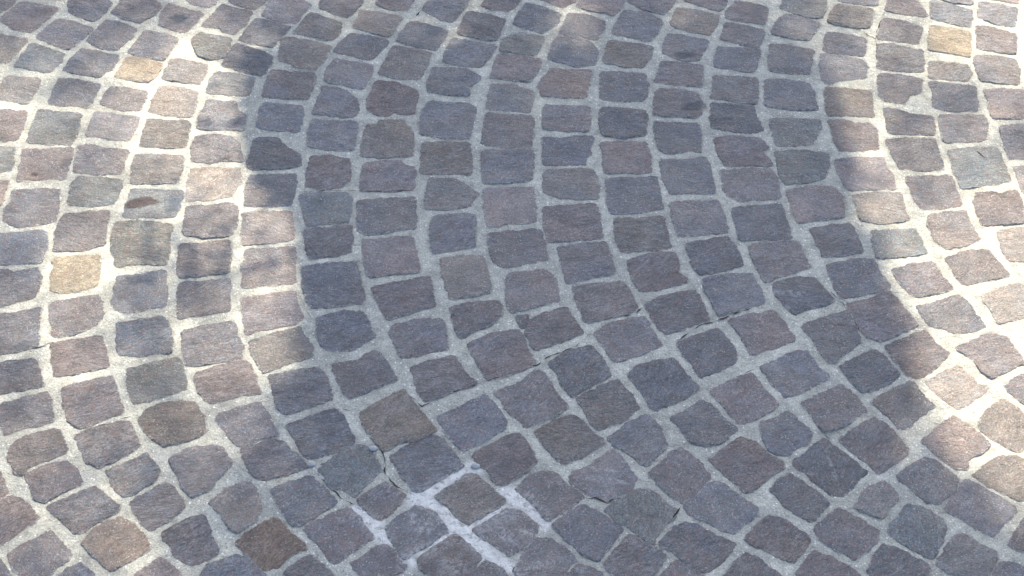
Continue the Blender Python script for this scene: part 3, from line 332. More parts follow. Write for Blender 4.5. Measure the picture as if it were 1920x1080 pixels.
LIT = [(-12224,9148,0.15),(-9403,6993,0.12),(-8320,6533,0.1),(-7707,7042,0.12),(-6432,7244,0.12),(-5529,7270,0.5),(-7061,6088,0.2),(-8861,5721,0.35),(-7924,4823,0.12),(-6088,5799,0.95),(-6109,4873,1.3),(-6384,4120,0.9),(-7160,5457,0.5),(-8561,4135,0.6),(-8119,3782,0.45),(-7114,3954,0.4),(-6128,2981,0.6),(-5219,3860,0.5),(-5073,5053,0.6),(-5210,5823,0.45),(-4907,4014,0.6),(-5117,4599,0.6),(-4864,3226,0.6),(-4656,2604,0.6),(-5050,2457,0.7),(-8564,2229,0.6),(-7459,2668,0.3),(-7768,1846,0.4),(-6353,2017,0.45),(-5277,1383,0.45),(-8207,414,0.15),(-7121,193,0.95),(-6127,1102,0.35),(-5942,-147,0.2),(-5091,618,0.2),(-4159,1780,0.6),(-4121,1412,0.65),(-4017,394,0.5),(-3832,-577,0.65),(-4927,1,0.2),(-5785,-1213,0.25),(-4765,-1304,0.5),(-7608,-906,0.4),(-6869,-770,0.5),(-6692,-1806,0.55),(-7682,-1830,0.2),(-3666,-1393,0.5),(-5569,-2116,0.3),(-4420,-2089,0.5),(-6379,-2683,0.5),(-7510,-2709,0.4),(-4960,-2972,0.35),(-4076,-2952,0.25),(-6017,-3418,0.45),(-6912,-3749,0.5),(-6768,-4942,0.4),(-5636,-3823,0.3),(-4599,-3901,0.22),(-5576,-5204,0.4),(-4524,-5085,0.12),(-6385,-5785,0.3),(-10085,243,0.5),(-8783,-5178,0.4),(-6021,-7793,0.3),(5145,7246,0.15),(5918,6939,0.2),(6722,6962,0.4),(5929,5204,0.35),(6037,4457,0.5),(7325,6979,0.3),(7093,5236,0.3),(8205,6841,0.8),(9099,6225,1.0),(9452,7703,0.8),(8135,5727,0.5),(7921,4956,0.2),(6915,3897,0.35),(6245,3029,0.4),(8669,4826,0.35),(8830,4093,0.15),(8123,3218,0.55),(7114,2637,0.3),(6310,2076,0.7),(6569,1295,0.6),(7522,1710,0.6),(6713,412,0.7),(8333,2262,0.8),(8267,1338,1.1),(7452,680,0.8),(8118,-44,1.3),(7024,-432,0.6),(7595,-1123,1.1),(6733,-1259,0.6),(6949,-2043,1.2),(7719,-2355,1.2),(6406,-2385,0.5),(6638,-3024,0.8),(7375,-3425,1.0),(6831,-3847,0.45),(7222,-4339,0.4),(7371,-4825,0.15),(10011,744,1.0),(9050,-3797,0.8),(11217,6443,0.8),(9186,-6626,0.3)]
DIM = [(-4962,7622,0.22),(-3293,7004,0.15),(-4004,6015,0.03),(-2800,8719,0.2),(312,7606,0.15),(737,7535,0.75),(615,6788,0.2),(1331,7975,0.2),(-722,8431,0.15),(2888,8537,0.15),(-2582,5275,0.02),(325,4599,0.0),(3278,6220,0.02),(2970,569,0),(-2275,438,0),(359,-2956,0),(-3181,-3037,0.03),(-3713,-4084,0.06),(-3634,-5539,0.03),(5298,1917,0.02),(5750,-1737,0.02),(4979,-4877,0),(5968,-2612,0.05),(6521,-4843,0.05),(-4047,11261,0.2),(290,12382,0.4),(380,-7663,0.0),(4761,6262,0.04),(-4593,5067,0.0),(-4375,3883,0.0),(-4076,2757,0.0),(-3659,2221,0.0),(-3231,1435,0),(-3355,5254,0),(-3181,3059,0),(-3022,1052,0),(-2876,-791,0),(-2742,-2489,0),(-2618,-4059,0),(-1954,5293,0),(-1842,3095,0),(-1740,1084,0),(-1647,-761,0),(-1561,-2462,0),(-1481,-4034,0),(-550,5331,0),(-502,3130,0),(-457,1117,0),(-416,-732,0),(-378,-2434,0),(-343,-4008,0),(855,5370,0),(841,3166,0),(828,1149,0),(817,-702,0),(806,-2407,0),(796,-3983,0),(2263,5409,0),(2186,3201,0),(2116,1182,0),(2051,-672,0),(1992,-2379,0),(1937,-3957,0),(3673,5448,0),(3533,3237,0),(3405,1215,0),(3287,-642,0),(3179,-2351,0),(3079,-3931,0),(5085,5487,0),(4882,3272,0),(4696,1247,0),(4525,-612,0),(4368,-2324,0),(4223,-3906,0),(5252,626,0),(5438,-825,0),(5586,-2404,0),(4909,2580,0)]
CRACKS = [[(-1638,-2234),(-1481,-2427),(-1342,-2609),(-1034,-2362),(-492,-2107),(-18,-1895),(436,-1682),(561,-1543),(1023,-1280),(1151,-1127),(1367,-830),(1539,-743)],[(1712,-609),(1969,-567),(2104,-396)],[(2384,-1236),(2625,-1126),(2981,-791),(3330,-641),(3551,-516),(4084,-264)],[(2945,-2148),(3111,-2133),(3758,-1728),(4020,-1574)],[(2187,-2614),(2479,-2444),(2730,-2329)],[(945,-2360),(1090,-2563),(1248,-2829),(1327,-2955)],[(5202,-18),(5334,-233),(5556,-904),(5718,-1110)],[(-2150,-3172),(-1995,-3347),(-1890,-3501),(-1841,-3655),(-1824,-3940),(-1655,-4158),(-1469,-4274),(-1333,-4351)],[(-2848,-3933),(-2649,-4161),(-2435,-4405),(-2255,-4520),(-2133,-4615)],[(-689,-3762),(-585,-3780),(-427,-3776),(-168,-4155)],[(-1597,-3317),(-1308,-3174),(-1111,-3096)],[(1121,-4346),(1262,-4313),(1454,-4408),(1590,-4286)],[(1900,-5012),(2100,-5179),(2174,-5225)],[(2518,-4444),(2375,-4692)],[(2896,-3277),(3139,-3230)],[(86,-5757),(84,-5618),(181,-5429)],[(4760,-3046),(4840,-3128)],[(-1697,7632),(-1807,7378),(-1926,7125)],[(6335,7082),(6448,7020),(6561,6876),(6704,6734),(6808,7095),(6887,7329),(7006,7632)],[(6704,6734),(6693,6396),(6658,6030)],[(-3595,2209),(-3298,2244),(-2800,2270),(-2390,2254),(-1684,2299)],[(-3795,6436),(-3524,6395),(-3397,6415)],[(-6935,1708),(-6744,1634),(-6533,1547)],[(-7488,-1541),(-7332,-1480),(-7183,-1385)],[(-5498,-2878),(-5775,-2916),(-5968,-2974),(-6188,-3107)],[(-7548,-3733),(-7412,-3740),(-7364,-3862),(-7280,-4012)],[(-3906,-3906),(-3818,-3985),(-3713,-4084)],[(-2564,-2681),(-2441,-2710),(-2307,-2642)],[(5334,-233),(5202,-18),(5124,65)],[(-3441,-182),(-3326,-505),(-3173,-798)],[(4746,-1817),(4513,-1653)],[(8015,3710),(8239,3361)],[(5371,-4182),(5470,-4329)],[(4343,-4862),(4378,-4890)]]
STAINS = [('rust',-6294,1870,269,119,12),('rust',-8216,2551,63,54,0),('dark',3116,6151,236,110,0),('dark',3193,4676,210,134,20),('dark',-6337,6998,159,147,0),('lime',-1246,-4868,168,249,40),('lime',-1417,-4530,77,78,0),('lime',-14,-5034,198,133,-30),('lime',-760,-5617,226,166,0),('lime',-2405,-4797,61,48,0),('lime',-3252,-3562,174,61,-20),('lime',-3423,-3442,79,51,20),('lime',1425,-3968,314,50,-8),('lime',1390,-3766,237,40,-12),('lime',446,-5544,226,74,20),('lime',1049,-5624,105,55,0),('lime',4796,-3689,31,264,10),('lime',6038,-94,86,72,30),('lime',-5633,6480,158,64,-20),('lime',5228,6514,278,80,-15),('lime',66,6772,299,113,0),('lime',6320,6950,1,1,0),('lime',4493,-11,346,73,-8),('dark',6113,-2554,0,1,0),('lime',287,-4294,171,79,35),('lime',3715,-5286,228,47,5),('lime',291,-4979,229,57,-10)]
GROUND_LIME = [[(-1345,-4411),(-1053,-4523),(-746,-4906),(-352,-5327),(108,-5719)],[(-1333,-4351),(-971,-4043),(-545,-3810)],[(13,-4251),(249,-4395),(537,-4781)],[(-1429,-5510),(-1113,-5296),(-780,-5022)],[(-2168,-4665),(-1938,-4884),(-1755,-5120)],[(-516,-4901),(-21,-4598)]]
PEBBLES = [(-0.2932, -0.3782), (-0.0491, -0.3757), (-0.2028, -0.3452)]

col = scene.collection
rng = random.Random(7)

def link(name, verts, faces, mat, smooth=True):
    me = bpy.data.meshes.new(name); me.from_pydata(verts, [], faces); me.update()
    if smooth: me.polygons.foreach_set('use_smooth', [True]*len(me.polygons))
    me.materials.append(mat)
    o = bpy.data.objects.new(name, me); col.objects.link(o)
    return o

# ------------------------------------------------------------------ node helpers
class NT:
    def __init__(s, name):
        s.m = bpy.data.materials.new(name); s.m.use_nodes = True
        s.n = s.m.node_tree.nodes; s.l = s.m.node_tree.links; s.b = s.n['Principled BSDF']
    def new(s, t, **kw):
        n = s.n.new(t)
        for k, v in kw.items(): setattr(n, k, v)
        return n
    def put(s, sock, v):
        if isinstance(v, bpy.types.NodeSocket): s.l.new(v, sock)
        elif v is not None: sock.default_value = v
    def math(s, op, a, b=None, c=None, clamp=False):
        n = s.new('ShaderNodeMath', operation=op, use_clamp=clamp)
        for i, v in enumerate((a, b, c)): s.put(n.inputs[i], v)
        return n.outputs[0]
    def vmath(s, op, a, b=None):
        n = s.new('ShaderNodeVectorMath', operation=op); s.put(n.inputs[0], a); s.put(n.inputs[1], b); return n.outputs[0]
    def noise(s, vec, scale, detail=3, rough=0.55, color=False, dist=0):
        n = s.new('ShaderNodeTexNoise'); s.put(n.inputs['Vector'], vec)
        n.inputs['Scale'].default_value = scale; n.inputs['Detail'].default_value = detail
        n.inputs['Roughness'].default_value = rough; n.inputs['Distortion'].default_value = dist
        return n.outputs['Color' if color else 'Fac']
    def voro(s, vec, scale, out='Distance'):
        n = s.new('ShaderNodeTexVoronoi'); s.put(n.inputs['Vector'], vec); n.inputs['Scale'].default_value = scale
        return n.outputs[out]
    def ramp(s, f, a, b, lo=0.0, hi=1.0):
        n = s.new('ShaderNodeMapRange', interpolation_type='SMOOTHSTEP'); s.put(n.inputs[0], f)
        n.inputs[1].default_value = a; n.inputs[2].default_value = b; n.inputs[3].default_value = lo; n.inputs[4].default_value = hi
        return n.outputs[0]
    def mix(s, f, a, b, mode='MIX'):
        n = s.new('ShaderNodeMix', data_type='RGBA', blend_type=mode)
        s.put(n.inputs[0], f)
        for i, v in ((6, a), (7, b)):
            if isinstance(v, tuple): v = (*v, 1)
            s.put(n.inputs[i], v)
        return n.outputs[2]
    def attr(s, name):
        n = s.new('ShaderNodeAttribute'); n.attribute_name = name; return n.outputs['Fac']
    def bump(s, h, dist, strength=1.0, normal=None):
        n = s.new('ShaderNodeBump'); n.inputs['Strength'].default_value = strength; n.inputs['Distance'].default_value = dist
        s.put(n.inputs['Height'], h); s.put(n.inputs['Normal'], normal); return n.outputs[0]

def grey3(t, v):
    n = t.new('ShaderNodeCombineColor')
    for i in range(3): t.put(n.inputs[i], v)
    return n.outputs[0]

# ------------------------------------------------------------------ materials
def stone_material():
    t = NT('porphyry_stone')
    tc = t.new('ShaderNodeTexCoord'); oi = t.new('ShaderNodeObjectInfo')
    off = t.vmath('MULTIPLY', grey3(t, oi.outputs['Random']), (37.0, 61.0, 13.0))
    p = t.vmath('ADD', tc.outputs['Object'], off)
    ang = t.math('MULTIPLY_ADD', oi.outputs['Random'], 1.3, -0.75)
    rot = t.new('ShaderNodeVectorRotate', rotation_type='Z_AXIS'); t.put(rot.inputs['Vector'], tc.outputs['Object']); t.put(rot.inputs['Angle'], ang)
    ps = t.vmath('ADD', t.vmath('MULTIPLY', rot.outputs[0], (1.0, 3.4, 2.0)), off)   # cleavage grain
    grain = t.noise(ps, 40, 6, 0.72, dist=2.2)
    fine = t.noise(p, 420, 3, 0.7)
    mott = t.noise(p, 28, 4, 0.6)
    fleck = t.noise(p, 130, 2, 0.5, color=True)
    gs = t.math('FRACT', t.math('MULTIPLY', oi.outputs['Random'], 7.31))       # how strongly this stone is cleft
    gcol = t.math('MULTIPLY_ADD', t.math('SUBTRACT', t.ramp(grain, 0.3, 0.7), 0.5), t.math('MULTIPLY_ADD', gs, 0.5, 0.36), 1.0)
    base = t.mix(1.0, oi.outputs['Color'], grey3(t, gcol), 'MULTIPLY')
    base = t.mix(1.0, base, grey3(t, t.math('ADD', t.attr('tint'), 1.0)), 'MULTIPLY')
    drift = t.ramp(t.noise(p, 13, 3, 0.6), 0.3, 0.7)
    base = t.mix(1.0, base, t.mix(drift, (0.90, 0.95, 1.02), (1.10, 1.03, 0.97)), 'MULTIPLY')
    base = t.mix(1.0, base, grey3(t, t.ramp(mott, 0.3, 0.7, 0.80, 1.18)), 'MULTIPLY')
    base = t.mix(1.0, base, grey3(t, t.ramp(fine, 0.3, 0.7, 0.72, 1.30)), 'MULTIPLY')
    sp = t.new('ShaderNodeSeparateColor'); t.put(sp.inputs[0], fleck)
    base = t.mix(t.math('MULTIPLY', t.ramp(sp.outputs[0], 0.52, 0.68), 0.45), base, (0.22, 0.13, 0.115))
    base = t.mix(t.math('MULTIPLY', t.ramp(sp.outputs[1], 0.55, 0.75), 0.35), base, (0.085, 0.11, 0.15))
    cry = t.voro(p, 230)
    cry_m = t.math('MULTIPLY', t.ramp(cry, 0.34, 0.12), t.ramp(t.noise(p, 75, 2), 0.40, 0.6))
    base = t.mix(t.math('MULTIPLY', cry_m, t.math('MULTIPLY_ADD', gs, -0.3, 0.85)), base, (0.46, 0.43, 0.40))
    # mortar film and dust rubbed over the rim
    brk = t.noise(p, 160, 4, 0.7)
    rim = t.ramp(t.math('MULTIPLY_ADD', brk, 2.3, t.math('MULTIPLY_ADD', t.attr('rim'), 0.9, -1.04)), 0.74, 0.86)
    mort = t.mix(t.noise(p, 120, 3, 0.7), (0.33, 0.32, 0.295), (0.50, 0.485, 0.445))
    base = t.mix(t.math('MULTIPLY', rim, 0.9), base, mort)
    lime = t.math('MULTIPLY', t.attr('lime'), t.ramp(brk, 0.4, 0.62))
    base = t.mix(t.math('MULTIPLY', lime, 0.6), base, (0.45, 0.45, 0.44))
    base = t.mix(t.math('MULTIPLY', t.attr('rust'), 0.85), base, (0.045, 0.022, 0.02))
    base = t.mix(t.math('MULTIPLY', t.attr('dark'), 0.75), base, (0.03, 0.045, 0.06))
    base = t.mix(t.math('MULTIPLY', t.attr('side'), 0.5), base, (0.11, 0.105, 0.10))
    t.put(t.b.inputs['Base Color'], base)
    t.put(t.b.inputs['Roughness'], t.math('MULTIPLY_ADD', cry_m, -0.3, t.ramp(grain, 0.3, 0.7, 0.48, 0.66)))
    t.b.inputs['Specular IOR Level'].default_value = 0.5
    n1 = t.bump(t.math('MULTIPLY', grain, t.math('MULTIPLY_ADD', gs, 1.0, 0.6)), 0.0048)
    n1 = t.bump(t.noise(p, 48, 5, 0.7, dist=1.0), 0.0034, 1.0, n1)
    n2 = t.bump(t.noise(p, 130, 4, 0.7), 0.0026, 1.0, n1)
    n3 = t.bump(fine, 0.0011, 1.0, n2)
    t.put(t.b.inputs['Normal'], n3)
    return t.m

def mortar_material():
    t = NT('sandy_mortar')
    tc = t.new('ShaderNodeTexCoord'); p = tc.outputs['Object']
    big = t.noise(p, 3.2, 3); med = t.noise(p, 22, 4, 0.6); fine = t.noise(p, 380, 3, 0.7)
    base = t.mix(t.ramp(big, 0.35, 0.65), (0.40, 0.405, 0.358), (0.465, 0.466, 0.402))
    base = t.mix(1.0, base, grey3(t, t.ramp(med, 0.28, 0.72, 0.8, 1.14)), 'MULTIPLY')
    base = t.mix(1.0, base, grey3(t, t.ramp(fine, 0.3, 0.7, 0.76, 1.24)), 'MULTIPLY')
    v = t.voro(p, 240)
    vc = t.voro(p, 240, 'Color')
    sp = t.new('ShaderNodeSeparateColor'); t.put(sp.inputs[0], vc)
    inside = t.ramp(v, 0.42, 0.25)
    base = t.mix(t.math('MULTIPLY', t.math('MULTIPLY', inside, t.ramp(sp.outputs[0], 0.84, 0.9)), 0.85), base, (0.78, 0.77, 0.74))
    base = t.mix(t.math('MULTIPLY', t.math('MULTIPLY', inside, t.ramp(sp.outputs[1], 0.86, 0.9)), 0.55), base, (0.2, 0.18, 0.16))
    lime = t.math('MULTIPLY', t.attr('lime'), t.ramp(t.noise(p, 100, 5, 0.75), 0.38, 0.48))
    base = t.mix(t.math('MULTIPLY', lime, 0.95), base, (0.68, 0.68, 0.645))
    crumb = t.noise(p, 75, 5, 0.72)
    base = t.mix(1.0, base, grey3(t, t.ramp(crumb, 0.36, 0.64, 0.86, 1.12)), 'MULTIPLY')
    dirt = t.math('MULTIPLY', t.ramp(t.noise(p, 9, 3), 0.50, 0.68), t.ramp(t.noise(p, 120, 3, 0.7), 0.4, 0.62))
    base = t.mix(t.math('MULTIPLY', dirt, 0.35), base, (0.22, 0.2, 0.18))
    # dirt settled in the seam against the stones
    seam = t.math('MULTIPLY', t.attr('seam'), t.ramp(t.noise(p, 30, 3, 0.6), 0.4, 0.6))
    base = t.mix(t.math('MULTIPLY', seam, 0.35), base, (0.17, 0.165, 0.16))
    t.put(t.b.inputs['Base Color'], base)
    t.b.inputs['Roughness'].default_value = 0.8; t.b.inputs['Specular IOR Level'].default_value = 0.35
    n1 = t.bump(med, 0.003)
    n2 = t.bump(t.noise(p, 110, 5, 0.75), 0.0045, 1.0, n1)
    n3 = t.bump(fine, 0.0012, 1.0, n2)
    t.put(t.b.inputs['Normal'], n3)
    return t.m

def plain(name, c, rough=0.9, scale=80):
    t = NT(name); tc = t.new('ShaderNodeTexCoord')
    f = t.noise(tc.outputs['Object'], scale, 3)
    t.put(t.b.inputs['Base Color'], t.mix(f, tuple(x*0.7 for x in c), tuple(x*1.3 for x in c)))
    t.b.inputs['Roughness'].default_value = rough
    t.put(t.b.inputs['Normal'], t.bump(f, 0.002))
    return t.m

M_STONE = stone_material(); M_MORTAR = mortar_material()
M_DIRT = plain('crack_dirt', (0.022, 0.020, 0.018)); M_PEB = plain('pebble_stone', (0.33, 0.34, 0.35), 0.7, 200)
M_DARKPEB = plain('dark_pebble_stone', (0.10, 0.09, 0.09), 0.7, 200)
M_LEAF = plain('leaf', (0.06, 0.09, 0.03), 0.6, 5); M_BARK = plain('bark', (0.12, 0.09, 0.07), 0.9, 30)

# ------------------------------------------------------------------ parse stones
TONE = dict(p=(0.146, 0.130, 0.134), r=(0.158, 0.124, 0.122), b=(0.178, 0.148, 0.120), d=(0.112, 0.114, 0.127),
            g=(0.130, 0.142, 0.139), o=(0.27, 0.205, 0.115), t=(0.22, 0.182, 0.155), a=(0.225, 0.150, 0.100), q=(0.1, 0.09, 0.09))
stones = []
for line in STONES.strip().split('\n'):
    k, a, pts, lab = line.split('|')
    stones.append((k, R(float(a)), np.array([[float(v)/1e4 for v in q.split(',')] for q in pts.split()]), lab))

def centroid(P):
    x, y = P.T; x2, y2 = np.roll(x, -1), np.roll(y, -1); c = x*y2 - x2*y; A = c.sum()/2
    return np.array([((x+x2)*c).sum()/6/A, ((y+y2)*c).sum()/6/A]), abs(A)

def resample(P, n):
    Q = np.vstack([P, P[:1]]); d = np.hypot(*np.diff(Q, axis=0).T); s = np.concatenate([[0], np.cumsum(d)])
    t = np.linspace(0, s[-1], n, endpoint=False)
    return np.stack([np.interp(t, s, Q[:, 0]), np.interp(t, s, Q[:, 1])], 1)

def chaikin(P, f):
    Q = np.roll(P, -1, axis=0); out = np.empty((len(P)*2, 2)); out[0::2] = P*(1-f)+Q*f; out[1::2] = P*f+Q*(1-f); return out

def ground_h(x, y):
    return 0.0016*noise.noise(Vector((x*9, y*9, 3.1))) + 0.0011*noise.noise(Vector((x*45, y*45, 7.7)))

def outline(P, n, seed, amp=1.0, grow=0.0026):
    Q = chaikin(P, 0.07); Q = resample(Q, n)
    c = Q.mean(0); nrm = np.roll(Q, -1, 0) - np.roll(Q, 1, 0); nrm = np.stack([nrm[:, 1], -nrm[:, 0]], 1)
    nrm /= np.hypot(*nrm.T)[:, None]
    if ((Q-c)*nrm).sum() < 0: nrm = -nrm
    for i in range(n):
        x, y = Q[i]
        d = 0.0024*noise.noise(Vector((x*60, y*60, seed))) + 0.0018*noise.noise(Vector((x*190, y*190, seed+5))) + 0.0013*noise.noise(Vector((x*400, y*420, seed)))
        Q[i] += nrm[i]*(d*amp + grow)
    return Q

LSEG = [(np.array(L[i])/1e4, np.array(L[i+1])/1e4) for L in GROUND_LIME for i in range(len(L)-1)]
def build_stone(k, ang, P, lab, n=96):
    c, A = centroid(P)
    seed = rng.random()*90
    Q = outline(P, n, seed) - c
    ca, sa = math.cos(-ang), math.sin(-ang)
    Q = Q @ np.array([[ca, sa], [-sa, ca]])          # into the stone's own frame
    top = rng.uniform(0.0007, 0.0020)
    tx, ty = rng.gauss(0, 0.013), rng.gauss(0, 0.013)
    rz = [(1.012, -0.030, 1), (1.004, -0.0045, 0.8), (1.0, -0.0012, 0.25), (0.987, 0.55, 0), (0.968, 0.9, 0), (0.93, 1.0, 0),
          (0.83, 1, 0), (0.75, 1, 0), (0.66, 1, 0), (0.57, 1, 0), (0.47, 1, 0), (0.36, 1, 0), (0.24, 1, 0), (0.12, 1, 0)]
    V = []; rim = []; side = []; lime = []; rust = []; dark = []
    cb, sb = math.cos(ang), math.sin(ang)
    near = [s for s in STAINS if abs(s[1]/1e4-c[0]) < 0.1 + s[3]/1e4 and abs(s[2]/1e4-c[1]) < 0.1 + s[4]/1e4]
    limy = 0 if k == 'q' else min([9]+[float(np.hypot(*((a_+b_)/2-c))) for a_, b_ in LSEG]) < 0.09
    def add(x, y, h, sd, rm):
        wx, wy = c[0] + x*cb - y*sb, c[1] + x*sb + y*cb
        if sd > 0.5: z = h
        else:
            f = h if h > 0 else 0
            rough = 0.0016*noise.noise(Vector((x*24, y*42, seed))) + 0.0009*noise.noise(Vector((x*70, y*130, seed+3))) + 0.0006*noise.noise(Vector((x*170, y*260, seed+8)))
            cleft = 0.0012*math.floor(3*noise.noise(Vector((x*20+4, y*30, seed+20))))/3
            z = (top + rough + cleft + tx*x + ty*y)*f + (0.0 if h > 0 else h)
            if h >= 1: z = max(z, 0.0007 + max(0.0, ground_h(wx, wy)))
        V.append((x, y, z)); rim.append(rm); side.append(sd)
        l = r_ = d_ = 0.0
        for s in near:
            if s[3] < 20: continue
            a = R(s[5]); dx, dy = wx-s[1]/1e4, wy-s[2]/1e4
            u = (dx*math.cos(a)+dy*math.sin(a))/(s[3]/1e4); v = (-dx*math.sin(a)+dy*math.cos(a))/(s[4]/1e4)
            g = math.hypot(u, v) + 0.35*noise.noise(Vector((wx*90, wy*90, 2)))
            w = max(0.0, min(1.0, (1.15-g)/(0.16 if s[0] == 'rust' else 0.45)))
            if s[0] == 'lime': l = max(l, w)
            elif s[0] == 'rust': r_ = max(r_, w)
            else: d_ = max(d_, w)
        if limy:
            q_ = np.array((wx, wy)); dm = 9.0
            for a_, b_ in LSEG:
                d_2 = b_-a_; tt = min(1.0, max(0.0, float((q_-a_)@d_2/(d_2@d_2)))); e_ = q_-a_-tt*d_2; dm = min(dm, math.hypot(e_[0], e_[1]))
            l = max(l, max(0.0, min(1.0, (0.020-dm)/0.013)))
        lime.append(l); rust.append(r_); dark.append(d_)
    for s, h, sd in rz:
        rm = max(0.0, min(1.0, (s-0.89)/0.11))
        for i in range(n): add(Q[i, 0]*s, Q[i, 1]*s, h, sd, rm)
    add(0, 0, 1, 0, 0)
    F = []
    for r in range(len(rz)-1):
        for i in range(n):
            j = (i+1) % n; F.append((r*n+i, r*n+j, (r+1)*n+j, (r+1)*n+i))
    b = (len(rz)-1)*n
    for i in range(n): F.append((b+i, b+(i+1) % n, len(V)-1))
    # orientation
    o = link('pebble' if k == 'q' else 'cobblestone', V, F, M_STONE)
    sgn = np.cross(Q[1]-Q[0], -Q[0])
    if sgn < 0: o.data.flip_normals()
    for nm, arr in (('rim', rim), ('side', side), ('lime', lime), ('rust', rust), ('dark', dark)):
        at = o.data.attributes.new(nm, 'FLOAT', 'POINT'); at.data.foreach_set('value', arr)
    o.location = (c[0], c[1], 0); o.rotation_euler = (0, 0, ang)
    f_ = 0.38 if k == 'b' else (0.5 if k == 'a' else (0.45 if k == 'o' and c[1] > 0.4 else 0.52))
    t = tuple(f_*a+(1-f_)*b_ for a, b_ in zip(TONE[k], (0.138, 0.130, 0.133))); v = rng.gauss(1, 0.065); w = rng.gauss(0, 0.025)
    o.color = (t[0]*v*(1+w)*1.28, t[1]*v*1.38, t[2]*v*(1-w)*1.36, 1)
    o['label'] = lab
    if k == 'q': o['category'] = 'pebble'
    else:
        o['category'] = 'cobblestone'; o['group'] = 'cobblestones of the pavement'
    return Q + 0, c

world_outlines = []
for k, a, P, lab in stones:
    build_stone(k, a, P, lab)
    world_outlines.append(P)

# ------------------------------------------------------------------ ground: one sheet, fine under the picture, coarse to the horizon
def axis(lo, hi, step, far):
    a = list(np.arange(lo, hi+1e-9, step)); s = step
    l = [lo]; h = [hi]
    while h[-1] < far: s *= 1.35; h.append(h[-1]+s); l.append(l[-1]-s)
    return np.array(l[:0:-1] + a + h[1:])
gx = axis(-1.04, 1.04, 0.005, 600); gy = axis(-0.66, 0.86, 0.005, 600)
nx_, ny_ = len(gx), len(gy)
XX, YY = np.meshgrid(gx, gy)
# distance to the nearest stone outline, for seams
seg_a = np.vstack(world_outlines); seg_b = np.vstack([np.roll(P, -1, 0) for P in world_outlines])
seam = np.zeros(nx_*ny_); limeg = np.zeros(nx_*ny_)
inner = (np.abs(XX) < 1.06) & (YY > -0.68) & (YY < 0.88)
idx = np.nonzero(inner.ravel())[0]; px = XX.ravel()[idx]; py = YY.ravel()[idx]
dmin = np.full(len(idx), 9.0)
for a, b in zip(seg_a, seg_b):
    lo = np.minimum(a, b)-0.012; hi = np.maximum(a, b)+0.012
    s = np.nonzero((px > lo[0]) & (px < hi[0]) & (py > lo[1]) & (py < hi[1]))[0]
    if not len(s): continue
    d = b-a; L = d@d+1e-12; t = np.clip(((px[s]-a[0])*d[0]+(py[s]-a[1])*d[1])/L, 0, 1)
    dmin[s] = np.minimum(dmin[s], np.hypot(px[s]-a[0]-t*d[0], py[s]-a[1]-t*d[1]))
seam[idx] = np.clip(1-dmin/0.006, 0, 1)
for L in GROUND_LIME:
    P = np.array(L)/1e4; dm = np.full(len(px), 9.0)
    for a, b in zip(P[:-1], P[1:]):
        d = b-a; t = np.clip(((px-a[0])*d[0]+(py-a[1])*d[1])/(d@d), 0, 1); dm = np.minimum(dm, np.hypot(px-a[0]-t*d[0], py-a[1]-t*d[1]))
    limeg[idx] = np.maximum(limeg[idx], np.clip((0.020-dm)/0.010, 0, 1))
fx, fy = XX.ravel(), YY.ravel()
GV = [(x, y, ground_h(x, y)) if i_ else (x, y, 0.0) for x, y, i_ in zip(fx.tolist(), fy.tolist(), inner.ravel().tolist())]
GF = [(j*nx_+i, j*nx_+i+1, (j+1)*nx_+i+1, (j+1)*nx_+i) for j in range(ny_-1) for i in range(nx_-1)]
ground = link('ground', GV, GF, M_MORTAR); ground['kind'] = 'structure'
for nm, arr in (('seam', seam), ('lime', limeg)):
    at = ground.data.attributes.new(nm, 'FLOAT', 'POINT'); at.data.foreach_set('value', arr)

# ------------------------------------------------------------------ open cracks along some joints
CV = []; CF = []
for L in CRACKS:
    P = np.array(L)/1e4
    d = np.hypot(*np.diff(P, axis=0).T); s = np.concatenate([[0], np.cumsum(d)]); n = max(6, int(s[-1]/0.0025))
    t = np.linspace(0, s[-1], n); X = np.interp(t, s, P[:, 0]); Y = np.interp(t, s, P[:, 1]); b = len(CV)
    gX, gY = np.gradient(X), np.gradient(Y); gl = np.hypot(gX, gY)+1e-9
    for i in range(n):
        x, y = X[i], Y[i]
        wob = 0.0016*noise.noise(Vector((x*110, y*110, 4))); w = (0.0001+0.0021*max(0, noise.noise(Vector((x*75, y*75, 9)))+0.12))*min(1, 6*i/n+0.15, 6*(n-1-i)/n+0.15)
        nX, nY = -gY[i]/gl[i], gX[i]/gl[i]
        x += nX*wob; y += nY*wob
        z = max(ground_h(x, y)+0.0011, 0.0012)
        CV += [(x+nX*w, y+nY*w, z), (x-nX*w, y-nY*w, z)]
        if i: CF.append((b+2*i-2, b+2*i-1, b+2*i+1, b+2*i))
cracks = link('pavement_cracks', CV, CF, M_DIRT); cracks['kind'] = 'structure'

